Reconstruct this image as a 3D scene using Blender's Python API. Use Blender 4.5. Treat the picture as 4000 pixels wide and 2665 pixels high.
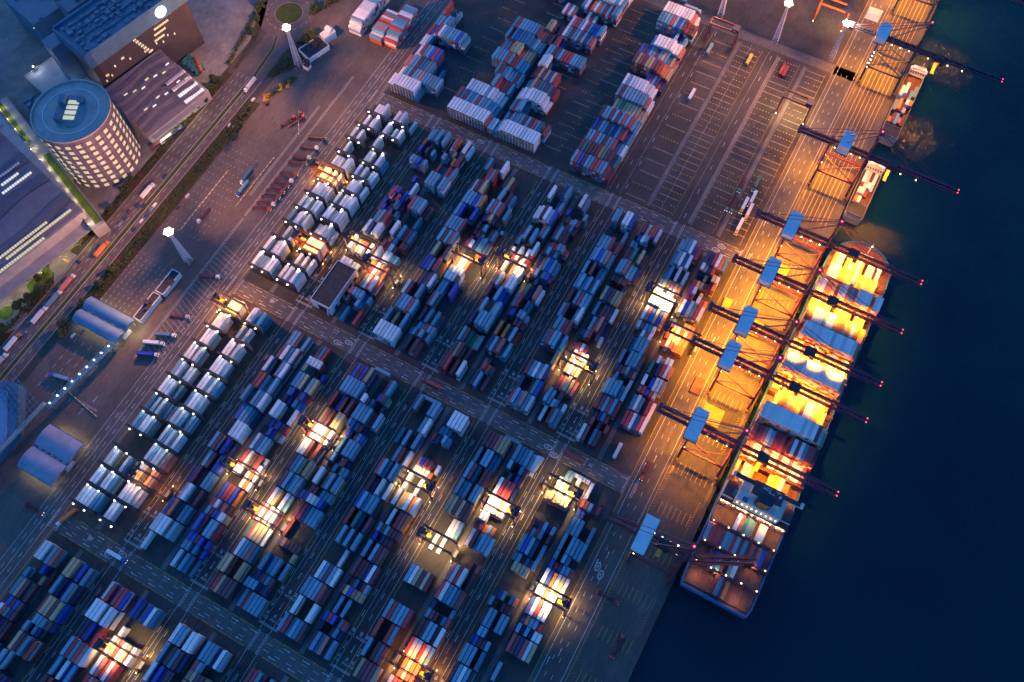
import bpy, bmesh, math, random
import numpy as np
from mathutils import Matrix, Vector
random.seed(7); rng = np.random.RandomState(11)
PI = math.pi
S = bpy.context.scene
for o in list(bpy.data.objects): bpy.data.objects.remove(o)

# ------------------------------------------------------------------ camera, sky, sun, exposure
cam_data = bpy.data.cameras.new('camera'); cam = bpy.data.objects.new('camera', cam_data)
S.collection.objects.link(cam); S.camera = cam
TILT, ROLL, HEAD, HCAM, FPX = .426257, -.027121, .521775, 600.0, 3454.07
cam.matrix_world = (Matrix.Translation((0, 0, HCAM)) @ Matrix.Rotation(HEAD, 4, 'Z') @
                    Matrix.Rotation(TILT, 4, 'X') @ Matrix.Rotation(ROLL, 4, 'Z'))
cam_data.sensor_fit = 'HORIZONTAL'; cam_data.sensor_width = 36.0; cam_data.lens = 36.0*FPX/4000.0
cam_data.clip_start = 5.0; cam_data.clip_end = 8000.0

SUN_EL, SUN_AZ = math.radians(3.0), math.radians(300)
W = bpy.data.worlds.new('World'); S.world = W; W.use_nodes = True
nt = W.node_tree; nt.nodes.clear()
wo = nt.nodes.new('ShaderNodeOutputWorld'); bg = nt.nodes.new('ShaderNodeBackground')
sky = nt.nodes.new('ShaderNodeTexSky'); sky.sky_type = 'NISHITA'; sky.sun_disc = False
sky.sun_elevation = SUN_EL; sky.sun_rotation = SUN_AZ
sky.ozone_density = 5.4; sky.air_density = 1.0; sky.dust_density = 0.2
nt.links.new(sky.outputs[0], bg.inputs[0]); nt.links.new(bg.outputs[0], wo.inputs[0])
bg.inputs[1].default_value = 0.14
sd = bpy.data.lights.new('sun', 'SUN'); sd.energy = 0.02; sd.angle = math.radians(20); sd.color = (1, .86, .74)
so = bpy.data.objects.new('sun', sd); S.collection.objects.link(so)
so.rotation_euler = (PI/2 - SUN_EL - .6, 0, -SUN_AZ + PI)
S.view_settings.view_transform = 'Standard'; S.view_settings.look = 'None'
S.view_settings.gamma = 1.0; S.view_settings.use_curve_mapping = False
S.view_settings.exposure = 2.55
S.render.engine = 'CYCLES'
cy = S.cycles
cy.use_denoising = True; cy.max_bounces = 4; cy.diffuse_bounces = 2; cy.glossy_bounces = 2
cy.transmission_bounces = 2; cy.sample_clamp_indirect = 4.0; cy.sample_clamp_direct = 0.0
cy.caustics_reflective = False; cy.caustics_refractive = False
cy.use_light_tree = True; cy.use_adaptive_sampling = True; cy.adaptive_threshold = 0.02
S.render.use_persistent_data = False

# ------------------------------------------------------------------ materials
def nodes(m):
    m.use_nodes = True; t = m.node_tree; b = t.nodes['Principled BSDF']; return t, b
def tex(t, kind, **kw):
    n = t.nodes.new(kind)
    for k, v in kw.items():
        if k in n.inputs: n.inputs[k].default_value = v
        else: setattr(n, k, v)
    return n
def coords(t, scale=(1, 1, 1), kind='Object'):
    c = t.nodes.new('ShaderNodeTexCoord'); mp = t.nodes.new('ShaderNodeMapping')
    t.links.new(c.outputs[kind], mp.inputs[0]); mp.inputs['Scale'].default_value = scale
    return mp.outputs[0]
def ramp(t, fac, stops):
    r = t.nodes.new('ShaderNodeValToRGB'); e = r.color_ramp.elements
    while len(e) < len(stops): e.new(.5)
    for i, (p, c) in enumerate(stops): e[i].position = p; e[i].color = tuple(c) + (1,) if len(c) == 3 else c
    t.links.new(fac, r.inputs[0]); return r.outputs[0]
def mixc(t, a, b, fac, mode='MIX'):
    n = t.nodes.new('ShaderNodeMix'); n.data_type = 'RGBA'; n.blend_type = mode
    for sock, v in ((n.inputs[0], fac), (n.inputs[6], a), (n.inputs[7], b)):
        if hasattr(v, 'links'): t.links.new(v, sock)
        else: sock.default_value = v if not isinstance(v, tuple) or len(v) == 4 else v + (1,)
    return n.outputs[2]
MATS = {}
def mat(name, col, rough=.6, metal=0., dirt=.25, scale=.6, emit=None, es=0., bump=0., coat=0.):
    if name in MATS: return MATS[name]
    m = bpy.data.materials.new(name); t, b = nodes(m)
    d = tuple(c*.55 for c in col)
    n = tex(t, 'ShaderNodeTexNoise', Scale=scale, Detail=4.0, Roughness=.65)
    t.links.new(coords(t), n.inputs['Vector'])
    f = ramp(t, n.outputs[0], [(.38, (0, 0, 0)), (.68, (dirt*2, dirt*2, dirt*2))])
    t.links.new(mixc(t, col, d, f), b.inputs['Base Color'])
    b.inputs['Roughness'].default_value = rough; b.inputs['Metallic'].default_value = metal
    if emit:
        b.inputs['Emission Color'].default_value = tuple(emit) + (1,); b.inputs['Emission Strength'].default_value = es
    if bump:
        bp = t.nodes.new('ShaderNodeBump'); bp.inputs['Strength'].default_value = bump; bp.inputs['Distance'].default_value = .05
        t.links.new(n.outputs[0], bp.inputs['Height']); t.links.new(bp.outputs[0], b.inputs['Normal'])
    MATS[name] = m; return m

PAL = {'w': (.78, .79, .78), 'a': (.13, .33, .44), 'b': (.012, .075, .42), 'n': (.014, .045, .16), 'c': (.03, .19, .29),
       'r': (.47, .055, .06), 'm': (.15, .045, .06), 'p': (.50, .17, .14), 'o': (.62, .19, .05), 't': (.52, .38, .21),
       'e': (.02, .24, .19), 'x': (.55, .03, .25), 'y': (.70, .42, .06), 'R': (.80, .81, .80)}
CNAME = {'w': 'white', 'a': 'light blue', 'b': 'royal blue', 'n': 'navy blue', 'c': 'teal blue', 'r': 'red', 'm': 'maroon',
         'p': 'salmon pink', 'o': 'orange', 't': 'tan', 'e': 'green', 'x': 'magenta', 'y': 'yellow', 'R': 'white'}
def container_mat(code):
    nm = 'container_paint_' + CNAME[code].replace(' ', '_') + ('_reefer' if code == 'R' else '')
    if nm in MATS: return MATS[nm]
    m = bpy.data.materials.new(nm); t, b = nodes(m); col = PAL[code]
    at = t.nodes.new('ShaderNodeAttribute'); at.attribute_name = 'shade'
    oi = t.nodes.new('ShaderNodeObjectInfo')
    ad = t.nodes.new('ShaderNodeMath'); ad.operation = 'ADD'
    t.links.new(at.outputs['Fac'], ad.inputs[0]); t.links.new(oi.outputs['Random'], ad.inputs[1])
    fr = t.nodes.new('ShaderNodeMath'); fr.operation = 'FRACT'; t.links.new(ad.outputs[0], fr.inputs[0])
    lo = tuple(c*.68 + .012 for c in col); hi = tuple(min(.86, c*1.18 + .02) for c in col)
    base = ramp(t, fr.outputs[0], [(0, lo), (.5, col), (1, hi)])
    g = t.nodes.new('ShaderNodeNewGeometry')
    mp = t.nodes.new('ShaderNodeMapping'); mp.inputs['Scale'].default_value = (.9, .25, .9)
    t.links.new(g.outputs['Position'], mp.inputs[0])
    n = tex(t, 'ShaderNodeTexNoise', Scale=.9, Detail=5.0, Roughness=.7); t.links.new(mp.outputs[0], n.inputs['Vector'])
    f = ramp(t, n.outputs[0], [(.5, (0, 0, 0)), (.75, (.42, .42, .42))])
    rust = (.16, .08, .05) if code not in 'wR' else (.34, .30, .26)
    t.links.new(mixc(t, base, rust, f), b.inputs['Base Color'])
    b.inputs['Roughness'].default_value = .55
    MATS[nm] = m; return m

# ------------------------------------------------------------------ mesh builder
class MB:
    def __init__(s): s.v = []; s.f = []; s.m = []
    def quad(s, a, b, c, d, m=0):
        i = len(s.v); s.v += [a, b, c, d]; s.f.append((i, i+1, i+2, i+3)); s.m.append(m)
    def ngon(s, pts, m=0):
        i = len(s.v); s.v += list(pts); s.f.append(tuple(range(i, i+len(pts)))); s.m.append(m)
    def box(s, x0, x1, y0, y1, z0, z1, m=0, top=None):
        i = len(s.v)
        s.v += [(x0, y0, z0), (x1, y0, z0), (x1, y1, z0), (x0, y1, z0), (x0, y0, z1), (x1, y0, z1), (x1, y1, z1), (x0, y1, z1)]
        s.f += [(i, i+3, i+2, i+1), (i+4, i+5, i+6, i+7), (i, i+1, i+5, i+4), (i+1, i+2, i+6, i+5), (i+2, i+3, i+7, i+6), (i+3, i, i+4, i+7)]
        s.m += [m, m if top is None else top, m, m, m, m]
    def beam(s, p, q, w, h=None, m=0):
        h = h or w; p = Vector(p); q = Vector(q); d = (q-p)
        if d.length < 1e-6: return
        d.normalize(); up = Vector((0, 0, 1)) if abs(d.z) < .95 else Vector((0, 1, 0))
        a = d.cross(up).normalized()*(w/2); b = a.cross(d).normalized()*(h/2); i = len(s.v)
        for c in (p, q):
            s.v += [tuple(c-a-b), tuple(c+a-b), tuple(c+a+b), tuple(c-a+b)]
        s.f += [(i, i+1, i+2, i+3), (i+7, i+6, i+5, i+4), (i, i+4, i+5, i+1), (i+1, i+5, i+6, i+2), (i+2, i+6, i+7, i+3), (i+3, i+7, i+4, i)]
        s.m += [m]*6
    def tube(s, p, q, r0, r1=None, n=10, m=0, cap=True):
        r1 = r0 if r1 is None else r1; p = Vector(p); q = Vector(q); d = (q-p).normalized()
        up = Vector((0, 0, 1)) if abs(d.z) < .95 else Vector((0, 1, 0))
        a = d.cross(up).normalized(); b = a.cross(d); i = len(s.v)
        for c, r in ((p, r0), (q, r1)):
            for k in range(n):
                t = 2*PI*k/n; s.v.append(tuple(c + a*(r*math.cos(t)) + b*(r*math.sin(t))))
        for k in range(n):
            k2 = (k+1) % n; s.f.append((i+k, i+k2, i+n+k2, i+n+k)); s.m.append(m)
        if cap:
            s.f.append(tuple(i+n-1-k for k in range(n))); s.m.append(m); s.f.append(tuple(i+n+k for k in range(n))); s.m.append(m)
    def prism(s, poly, z0, z1, m=0, top=None, bottom=True):
        n = len(poly); i = len(s.v)
        s.v += [(x, y, z0) for x, y in poly] + [(x, y, z1) for x, y in poly]
        for k in range(n):
            k2 = (k+1) % n; s.f.append((i+k, i+k2, i+n+k2, i+n+k)); s.m.append(m)
        s.f.append(tuple(i+n+k for k in range(n))); s.m.append(m if top is None else top)
        if bottom: s.f.append(tuple(i+n-1-k for k in range(n))); s.m.append(m)
    def build(s, name, mats, parent=None, loc=(0, 0, 0), rz=0., smooth=False):
        me = bpy.data.meshes.new(name); me.from_pydata(s.v, [], s.f)
        mats = mats if isinstance(mats, (list, tuple)) else [mats]
        for m in mats: me.materials.append(m)
        if len(mats) > 1: me.polygons.foreach_set('material_index', s.m)
        if smooth: me.polygons.foreach_set('use_smooth', [True]*len(s.f))
        me.update()
        return put(name, me, parent, loc, rz)
def put(name, data, parent=None, loc=(0, 0, 0), rz=0.):
    o = bpy.data.objects.new(name, data); S.collection.objects.link(o)
    o.location = loc; o.rotation_euler = (0, 0, rz)
    if parent: o.parent = parent
    return o
def tag(o, label=None, cat=None, group=None, kind=None):
    for k, v in (('label', label), ('category', cat), ('group', group), ('kind', kind)):
        if v: o[k] = v
    return o
def thing(name, label, cat, loc=(0, 0, 0), rz=0., group=None):
    o = put(name, None, None, loc, rz); o.empty_display_size = 1.0
    return tag(o, label, cat, group)
def copy_tree(o, parent=None):
    c = o.copy(); S.collection.objects.link(c); c.parent = parent
    for ch in list(o.children):
        if ch.type != 'LIGHT': copy_tree(ch, c)
    return c
LAMPDATA = {}
def lamp(kind, col, power, loc, parent=None, size=.4, cone=None, blend=.6, aim=None, name='lamp_light'):
    key = (kind, col, power, size, cone, blend)
    if key not in LAMPDATA:
        d = bpy.data.lights.new(name, kind); d.color = col; d.energy = power
        d.shadow_soft_size = size
        if kind == 'SPOT': d.spot_size = math.radians(cone); d.spot_blend = blend
        LAMPDATA[key] = d
    o = put(name, LAMPDATA[key], parent, loc)
    if aim is not None:
        o.rotation_euler = Vector(aim).to_track_quat('-Z', 'Y').to_euler()
    return o
def text_mesh(txt, size, ext=0.0, res=2):
    cu = bpy.data.curves.new('text', 'FONT'); cu.body = txt; cu.size = size; cu.align_x = 'CENTER'; cu.align_y = 'CENTER'
    cu.resolution_u = res; cu.extrude = ext; cu.fill_mode = 'FRONT' if ext == 0 else 'BOTH'
    o = bpy.data.objects.new('text', cu); S.collection.objects.link(o)
    dg = bpy.context.evaluated_depsgraph_get(); me = bpy.data.meshes.new_from_object(o.evaluated_get(dg))
    bpy.data.objects.remove(o); bpy.data.curves.remove(cu)
    return [tuple(v.co) for v in me.vertices], [tuple(p.vertices) for p in me.polygons]
ORD = ['zeroth', 'first', 'second', 'third', 'fourth', 'fifth', 'sixth', 'seventh', 'eighth', 'ninth', 'tenth', 'eleventh', 'twelfth',
       'thirteenth', 'fourteenth', 'fifteenth', 'sixteenth', 'seventeenth', 'eighteenth', 'nineteenth', 'twentieth', 'twenty-first',
       'twenty-second', 'twenty-third', 'twenty-fourth', 'twenty-fifth', 'twenty-sixth', 'twenty-seventh', 'twenty-eighth', 'twenty-ninth', 'thirtieth']
# ------------------------------------------------------------------ ground, water, roads and markings
def asphalt(name, c0, c1, streak=(1, 1, 1), sc=.035, rough=.75, spec=.35):
    m = bpy.data.materials.new(name); t, b = nodes(m)
    n1 = tex(t, 'ShaderNodeTexNoise', Scale=sc, Detail=6.0, Roughness=.62); t.links.new(coords(t, streak), n1.inputs['Vector'])
    n2 = tex(t, 'ShaderNodeTexNoise', Scale=.9, Detail=3.0, Roughness=.7); t.links.new(coords(t, (1, .12, 1)), n2.inputs['Vector'])
    n3 = tex(t, 'ShaderNodeTexVoronoi', Scale=.045); n3.distance = 'CHEBYCHEV'; t.links.new(coords(t), n3.inputs['Vector'])
    a = ramp(t, n1.outputs[0], [(.3, c0), (.7, c1)])
    k = ramp(t, n2.outputs[0], [(.35, (.72, .72, .72)), (.7, (1.18, 1.18, 1.18))])
    v = ramp(t, n3.outputs['Color'], [(0, (.84, .84, .84)), (1, (1.14, 1.14, 1.14))])
    c = mixc(t, mixc(t, a, k, 1.0, 'MULTIPLY'), v, 1.0, 'MULTIPLY')
    t.links.new(c, b.inputs['Base Color']); b.inputs['Roughness'].default_value = rough
    b.inputs['Specular IOR Level'].default_value = spec
    bp = t.nodes.new('ShaderNodeBump'); bp.inputs['Strength'].default_value = .25; bp.inputs['Distance'].default_value = .03
    t.links.new(n2.outputs[0], bp.inputs['Height']); t.links.new(bp.outputs[0], b.inputs['Normal'])
    MATS[name] = m; return m
M_yard = asphalt('yard_asphalt', (.046, .043, .042), (.088, .080, .076))
M_cross = asphalt('cross_road_asphalt', (.10, .092, .088), (.165, .15, .142), (.15, 1, 1))
M_quay = asphalt('quay_asphalt', (.075, .068, .062), (.14, .125, .11), (1, .2, 1))
M_road = asphalt('road_asphalt', (.10, .085, .078), (.155, .135, .12), (1, .1, 1))
M_conc = asphalt('concrete_paving', (.17, .165, .155), (.29, .28, .26), (1, 1, 1), .06)
M_strip = asphalt('runway_concrete', (.13, .12, .115), (.22, .20, .19), (1, .2, 1), .08)
M_soil = asphalt('verge_soil', (.035, .035, .02), (.075, .065, .04), (1, 1, 1), .2, .95)
M_grass = asphalt('grass_turf', (.035, .06, .012), (.075, .11, .02), (1, 1, 1), .25, .95)
M_lawn = asphalt('lit_lawn', (.07, .13, .015), (.12, .21, .03), (1, 1, 1), .3, .95)
M_white = mat('white_road_paint', (.72, .72, .70), .7, dirt=.25, scale=1.2)
M_yel = mat('yellow_road_paint', (.62, .38, .05), .7, dirt=.35, scale=1.2)
M_kerb = mat('kerb_concrete', (.34, .33, .31), .8)

QX = 42.0
mb = MB()
mb.ngon([(-3200, -2200, 0), (QX, -2200, 0), (QX, 4200, 0), (-3200, 4200, 0)], 0)
mb.quad((QX, -2200, -9), (QX, 4200, -9), (QX, 4200, 0), (QX, -2200, 0), 1)
tag(mb.build('ground', [M_yard, M_kerb]), kind='structure')
def sheet(name, poly, m, z=.004, kind='structure'):
    b = MB(); b.ngon([(x, y, z) for x, y in poly]); return tag(b.build(name, m), kind=kind)
def rect(x0, x1, y0, y1): return [(x0, y0), (x1, y0), (x1, y1), (x0, y1)]
# water
wm = bpy.data.materials.new('harbour_water'); t, b = nodes(wm)
b.inputs['Base Color'].default_value = (.004, .020, .040, 1); b.inputs['Roughness'].default_value = .12; b.inputs['IOR'].default_value = 1.33
n1 = tex(t, 'ShaderNodeTexNoise', Scale=.22, Detail=5.0, Roughness=.65); t.links.new(coords(t, (1, .55, 1)), n1.inputs['Vector'])
n2 = tex(t, 'ShaderNodeTexNoise', Scale=.012, Detail=2.0); t.links.new(coords(t), n2.inputs['Vector'])
bp = t.nodes.new('ShaderNodeBump'); bp.inputs['Strength'].default_value = .75; bp.inputs['Distance'].default_value = 1.1
t.links.new(n1.outputs[0], bp.inputs['Height']); t.links.new(bp.outputs[0], b.inputs['Normal'])
t.links.new(ramp(t, n2.outputs[0], [(.35, (.002, .022, .036)), (.65, (.003, .030, .045))]), b.inputs['Base Color'])
mb = MB(); mb.quad((QX-2, -2200, -4), (4000, -2200, -4), (4000, 4200, -4), (QX-2, 4200, -4)); tag(mb.build('water', wm), kind='structure')

ROWS = [(-36, -23), (170.7, 183.7), (376, 389)]
for y0, y1 in ROWS: sheet('cross_road', rect(-344, -14, y0, y1), M_cross)
sheet('cross_road', rect(-345, 6, 588, 598), M_cross)
sheet('quay_apron', rect(-14, QX, -160, 760), M_quay)
sheet('service_road', rect(-362, -343.6, -160, 640), M_cross)
sheet('truck_lot', rect(-436, -362, -160, 640), M_road, .004)
sheet('dual_carriageway', rect(-471, -443, -200, 398), M_road, .008)
sheet('verge', rect(-443, -430.5, 96, 330), M_soil, .010)
sheet('verge', rect(-479, -471, 140, 345), M_soil, .010)
sheet('verge', [(-475, -60), (-471, -60), (-471, 112), (-478, 120), (-483, 90), (-479, 40)], M_soil, .010)
sheet('verge', [(-443, 352), (-428, 372), (-424, 398), (-434, 414), (-441, 405), (-445, 385)], M_soil, .010)
sheet('verge', [(-480, 385), (-474, 350), (-471, 352), (-476, 392), (-488, 420), (-496, 436), (-500, 430), (-488, 405)], M_soil, .012)
sheet('concrete_yard', [(-620, 40), (-479, 40), (-479, 400), (-500, 440), (-560, 480), (-1200, 700), (-1200, 0)], M_conc, .006)
sheet('forecourt', rect(-497, -471.5, 60, 168), M_conc, .009)
def disc(cx, cy, r, n=48): return [(cx + r*math.cos(2*PI*k/n), cy + r*math.sin(2*PI*k/n)) for k in range(n)]
sheet('roundabout', disc(-467, 424, 27), M_road, .012)
sheet('approach_road', [(-467, 396), (-430, 402), (-425, 420), (-415, 470), (-405, 520), (-440, 520), (-452, 450)], M_road, .010)
def kerbring(name, cx, cy, r, m, h=.14, w=.45):
    b = MB(); n = 48; o = disc(cx, cy, r, n); i = disc(cx, cy, r-w, n)
    for k in range(n):
        k2 = (k+1) % n
        b.quad((*o[k], .01), (*o[k2], .01), (*o[k2], h), (*o[k], h)); b.quad((*o[k], h), (*o[k2], h), (*i[k2], h), (*i[k], h))
    tag(b.build(name, m), kind='structure')
sheet('roundabout_island', disc(-467, 426, 12.4), M_grass, .12); kerbring('roundabout_kerb', -467, 426, 12.8, M_kerb)
sheet('turning_circle', disc(-487, 74, 17), M_conc, .016); sheet('turning_island', disc(-486.5, 75, 6.0), M_lawn, .12); kerbring('turning_kerb', -486.5, 75, 6.4, M_kerb)
b = MB(); pts = [(-453, -160), (-453, 60), (-452.5, 100), (-452.5, 350), (-456, 385), (-461, 398)]
for (x0, y0), (x1, y1) in zip(pts, pts[1:]):
    b.quad((x0-1.5, y0, .15), (x0+1.5, y0, .15), (x1+1.5, y1, .15), (x1-1.5, y1, .15), 0)
    for s in (-1, 1): b.beam((x0+1.6*s, y0, .1), (x1+1.6*s, y1, .1), .3, .22, 1)
tag(b.build('median', [M_grass, M_kerb]), kind='structure')
for k in range(6):
    A = -283 + 55.95*k - 55.95
    for y0, y1 in ((-150, -38), (-22, 169), (185, 374)):
        sheet('runway_strip', rect(A+19, A+22.4, y0, y1), M_strip, .006)
for x in (-98.4, -62.0, -38.0): sheet('runway_strip', rect(x, x+3.4, 392, 584), M_strip, .006)

# ---- painted markings, all one coat of paint on the ground
mk = MB()
Zm = .020
def line(x0, y0, x1, y1, w=.25, m=0, z=Zm):
    d = Vector((x1-x0, y1-y0)); L = d.length; d /= L; n = Vector((-d.y, d.x))*(w/2)
    mk.quad((x0-n.x, y0-n.y, z), (x0+n.x, y0+n.y, z), (x1+n.x, y1+n.y, z), (x1-n.x, y1-n.y, z), m)
def dashes(x0, y0, x1, y1, on, off, w=.25, m=0, z=Zm, drop=0.):
    d = Vector((x1-x0, y1-y0)); L = d.length; d /= L; s = 0.
    while s < L:
        e = min(L, s+on)
        if random.random() >= drop: line(x0+d.x*s, y0+d.y*s, x0+d.x*e, y0+d.y*e, w, m, z)
        s += on+off
def ladder(x0, y0, x1, y1, w=1.5, step=1.3, zig=False):
    d = Vector((x1-x0, y1-y0)); L = d.length; d /= L; n = Vector((-d.y, d.x))*(w/2)
    for s in (-1, 1): line(x0+n.x*s, y0+n.y*s, x1+n.x*s, y1+n.y*s, .16)
    k = 0.; i = 0
    while k < L:
        a = (x0+d.x*k, y0+d.y*k); k2 = min(L, k+(step if zig else 0)); c = (x0+d.x*k2, y0+d.y*k2); sg = 1 if i % 2 else -1
        line(a[0]-n.x*sg, a[1]-n.y*sg, c[0]+n.x*sg, c[1]+n.y*sg, .16); k += step; i += 1
TXT = {}
def paint_text(txt, x, y, size, ang, m=0, sx=1., sy=1., z=Zm):
    if txt not in TXT: TXT[txt] = text_mesh(txt, 1.0, 0, 2)
    v, f = TXT[txt]; c, s = math.cos(ang), math.sin(ang)
    for p in f:
        mk.ngon([(x + (v[i][0]*sx*c - v[i][1]*sy*s)*size, y + (v[i][0]*sx*s + v[i][1]*sy*c)*size, z) for i in p], m)
def arrow(x, y, ang, L=5.5):
    c, s = math.cos(ang), math.sin(ang)
    P = lambda u, v: (x+u*c-v*s, y+u*s+v*c, Zm)
    mk.quad(P(-.15, -L/2), P(.15, -L/2), P(.15, L/4), P(-.15, L/4)); mk.ngon([P(-.55, L/4), P(.55, L/4), P(0, L/2)])
def roundel(x, y, ang, a=3.2, bb=1.9):
    n = 28; c, s = math.cos(ang), math.sin(ang)
    P = lambda r, k: (x + r*a*math.cos(2*PI*k/n)*s*-1 + r*bb*math.sin(2*PI*k/n)*c, y + r*a*math.cos(2*PI*k/n)*c + r*bb*math.sin(2*PI*k/n)*s, Zm)
    for k in range(n): mk.quad(P(1, k), P(1, k+1), P(.80, k+1), P(.80, k))
    paint_text('30', x, y, 2.4, ang, sx=.9, sy=1.5)
for y0, y1 in ROWS:
    for k in range(-1, 6):
        A = -283 + 55.95*k
        if k < 5:
            for ye in (y0, y1): dashes(A, ye, A+41, ye, 6.2, 1.1, .38, 1, drop=.06)
            for q in (1/3., 2/3.): dashes(A-2, y0+(y1-y0)*q, A+42, y0+(y1-y0)*q, 4, 5, .22)
            for j in range(3): arrow(A+6+15*j, y0+2.2, PI/2); arrow(A+12+15*j, y1-2.2, -PI/2)
        for dx in (-11.0, -4.4): ladder(A+dx, y0-.5, A+dx, y1+.5, 1.5, 1.1, True)
for k in range(0, 5):
    A = -283 + 55.95*k
    for y0, y1 in ((-150, -40), (-18, 166), (189, 371)):
        line(A-11.6, y0-4, A-11.6, y1+4, .22); line(A-3.8, y0-4, A-3.8, y1+4, .22); line(A-1.2, y0, A-1.2, y1, .3, 1)
        line(A-8.6, y0+40, A-8.6, y1-10, .14); line(A-14.4, y0, A-14.4, y1, .3, 1)
        y = y0+34
        while y < y1-8:
            for dx in (-13.1, -7.4): line(A+dx, y, A+dx, y+4.6, .34)
            y += 15
        for dx in (0, .9): line(A-14.8, y0+.2-dx, A-.2, y0+.2-dx, .28)
        for x in (-13.0, -7.0, -2.4):
            paint_text('STOP', A+x, y0+4.2, 1.7, PI, sy=1.5); paint_text('停', A+x, y0+7.2, 2.0, PI, sy=1.3)
            arrow(A+x, y0+14, PI); paint_text('SLOW', A+x, y0+21.5, 1.7, PI, sy=1.5); paint_text('慢', A+x, y0+24.7, 2.3, PI, sy=1.3)
for x, y in ((-242.5, 177.5), (-250, 173.6), (-30, 384.5), (-33, 380), (-245.5, 384), (-253, 379.4), (-292, -27), (-300, -32)): roundel(x, y, -PI/2 if y > 100 else PI/2)
roundel(-6.5, 118, PI); roundel(-2.6, 114, PI); roundel(-68, 172.7, PI/2); roundel(-74, 176, PI/2)
paint_text('慢', -313, 179, 3.4, PI/2, sy=1.2); paint_text('慢', -318, -29, 3.4, PI/2, sy=1.2); paint_text('慢', -42, 178.5, 3.0, -PI/2); paint_text('SLOW', -46, 178.5, 2, -PI/2)
for x0, x1, p, ys in ((-117.2, -99.6, 12.88, 394.5), (-94, -76.4, 6.44, 394.5), (-59.5, -42, 6.44, 400.9), (-33.5, -17.5, 6.44, 400.9), (-300, -285, 12.9, 419), (-263, -248, 12.9, 406), (-197, -182, 12.9, 406), (-187, -170, 12.9, 412), (-226, -208, 12.9, 440)):
    y = ys
    while y < 584:
        if random.random() < .5:
            line(x0, y, x1, y, .9, 2)
            dashes(x0, y, x1, y, .8, 1.6, .5, 1, Zm+.004, drop=.3)
        else: dashes(x0, y, x1, y, 1.1, 1.5, .75, 1, drop=.12)
        y += p
for x in (-75.6, -60.6, -18.2, -41.2): line(x, 392, x, 584, .2, 1)
for x in (-86.5, -131, -121.5, -70, -62): line(x, 392, x, 586, .12)
y = 395
while y < 580: line(-126, y, -126, y+5, .3); line(-119.5, y+3, -119.5, y+8, .3); line(-66.5, y, -66.5, y+5, .3); y += 26
# quay: rails and lane lines
for x in (9.0, 9.9, 38.4, 39.3): line(x, -160, x, 760, .35, 3)
for x in (-13.6, 7.0): dashes(x, -150, x, 750, 60, 1, .3, 1)
for x in (-10.4, -6.4, -1.6, 4.6): dashes(x, -150, x, 750, 3.2 if x in (-6.4, -1.6) else 70, 8 if x in (-6.4, -1.6) else .5, .24)
for k in range(7): dashes(13.2+3.5*k, 440, 13.2+3.5*k, 740, 34, .6, .5, 1)
for k in range(7): dashes(13.2+3.5*k, -140, 13.2+3.5*k, 430, 9, 22, .3, 1)
for k in range(6):
    for j in range(14): line(35.0+.05*j, -120+j*2.2+k*70, 36.6, -118.6+j*2.2+k*70, .2, 1); line(8.2, -110+j*2.2+k*70, 10.2, -108.6+j*2.2+k*70, .2, 1)
for y in (50, 120, 196, 300, 420): arrow(-8.4, y, 0); arrow(-4, y+8, 0)
# carriageway, truck lot and gate plaza
for x in (-466.5, -462, -457.5, -448.5): dashes(x, -150, x, 350, 4, 5, .22)
for x in (-470.4, -455, -450.6, -443.6): line(x, -150, x, 350 if x > -460 else 330, .2)
for y0, y1, x in ((232, 392, -376.5), (92, 230, -376.5), (250, 352, -384.5)): ladder(x, y0, x, y1, 1.5, 1.5)
for k in range(26): line(-374.5, 104+k*3.9, -357, 97+k*3.9+(0 if k < 13 else 3), .16)
for x in (-362.6, -356.2, -350.4): line(x, -150, x, 590, .22)
for x in (-359, -353): dashes(x, -150, x, 590, 4, 7, .28)
dashes(-345.6, -150, -345.6, 590, 60, 1.2, .4, 1)
for k in range(8): dashes(-430+k*4.5, 118, -430+k*4.5, 166, 2.4, 2.3, .2)
for k in range(9):
    for j in range(13): line(-427+k*3.9, 196+j*7, -427+k*3.9, 196.6+j*7, .4)
for k in range(5): dashes(-425+k*7, 40, -425+k*7, 88, 4, 4, .2)
for k in range(5): line(-388, 45+k*.9, -374, 45+k*.9, .2) if k < 2 else None
arrow(-381, 52, PI); arrow(-384, 40, 0)
n = 40
for k in range(n):
    if k % 2: 
        a0, a1 = 2*PI*k/n, 2*PI*(k+1)/n
        line(-467+20*math.cos(a0), 426+20*math.sin(a0), -467+20*math.cos(a1), 426+20*math.sin(a1), .2)
for x0, y0, x1, y1 in ((-497, 100, -472, 110), (-494, 128, -476, 136), (-492, 84, -478, 92)): dashes(x0, y0, x1, y1, 3, 2, .25)
ladder(-484, 140, -477, 151, 3, 1.4); ladder(-483, 252, -478, 262, 3, 1.4)
M_faint = mat('worn_concrete_line', (.26, .22, .17), .8, dirt=.4, scale=1.0)
M_rail = mat('steel_rail', (.16, .13, .11), .4, .8)
o = mk.build('road_markings', [M_white, M_yel, M_faint, M_rail]); tag(o, kind='structure')
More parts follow.
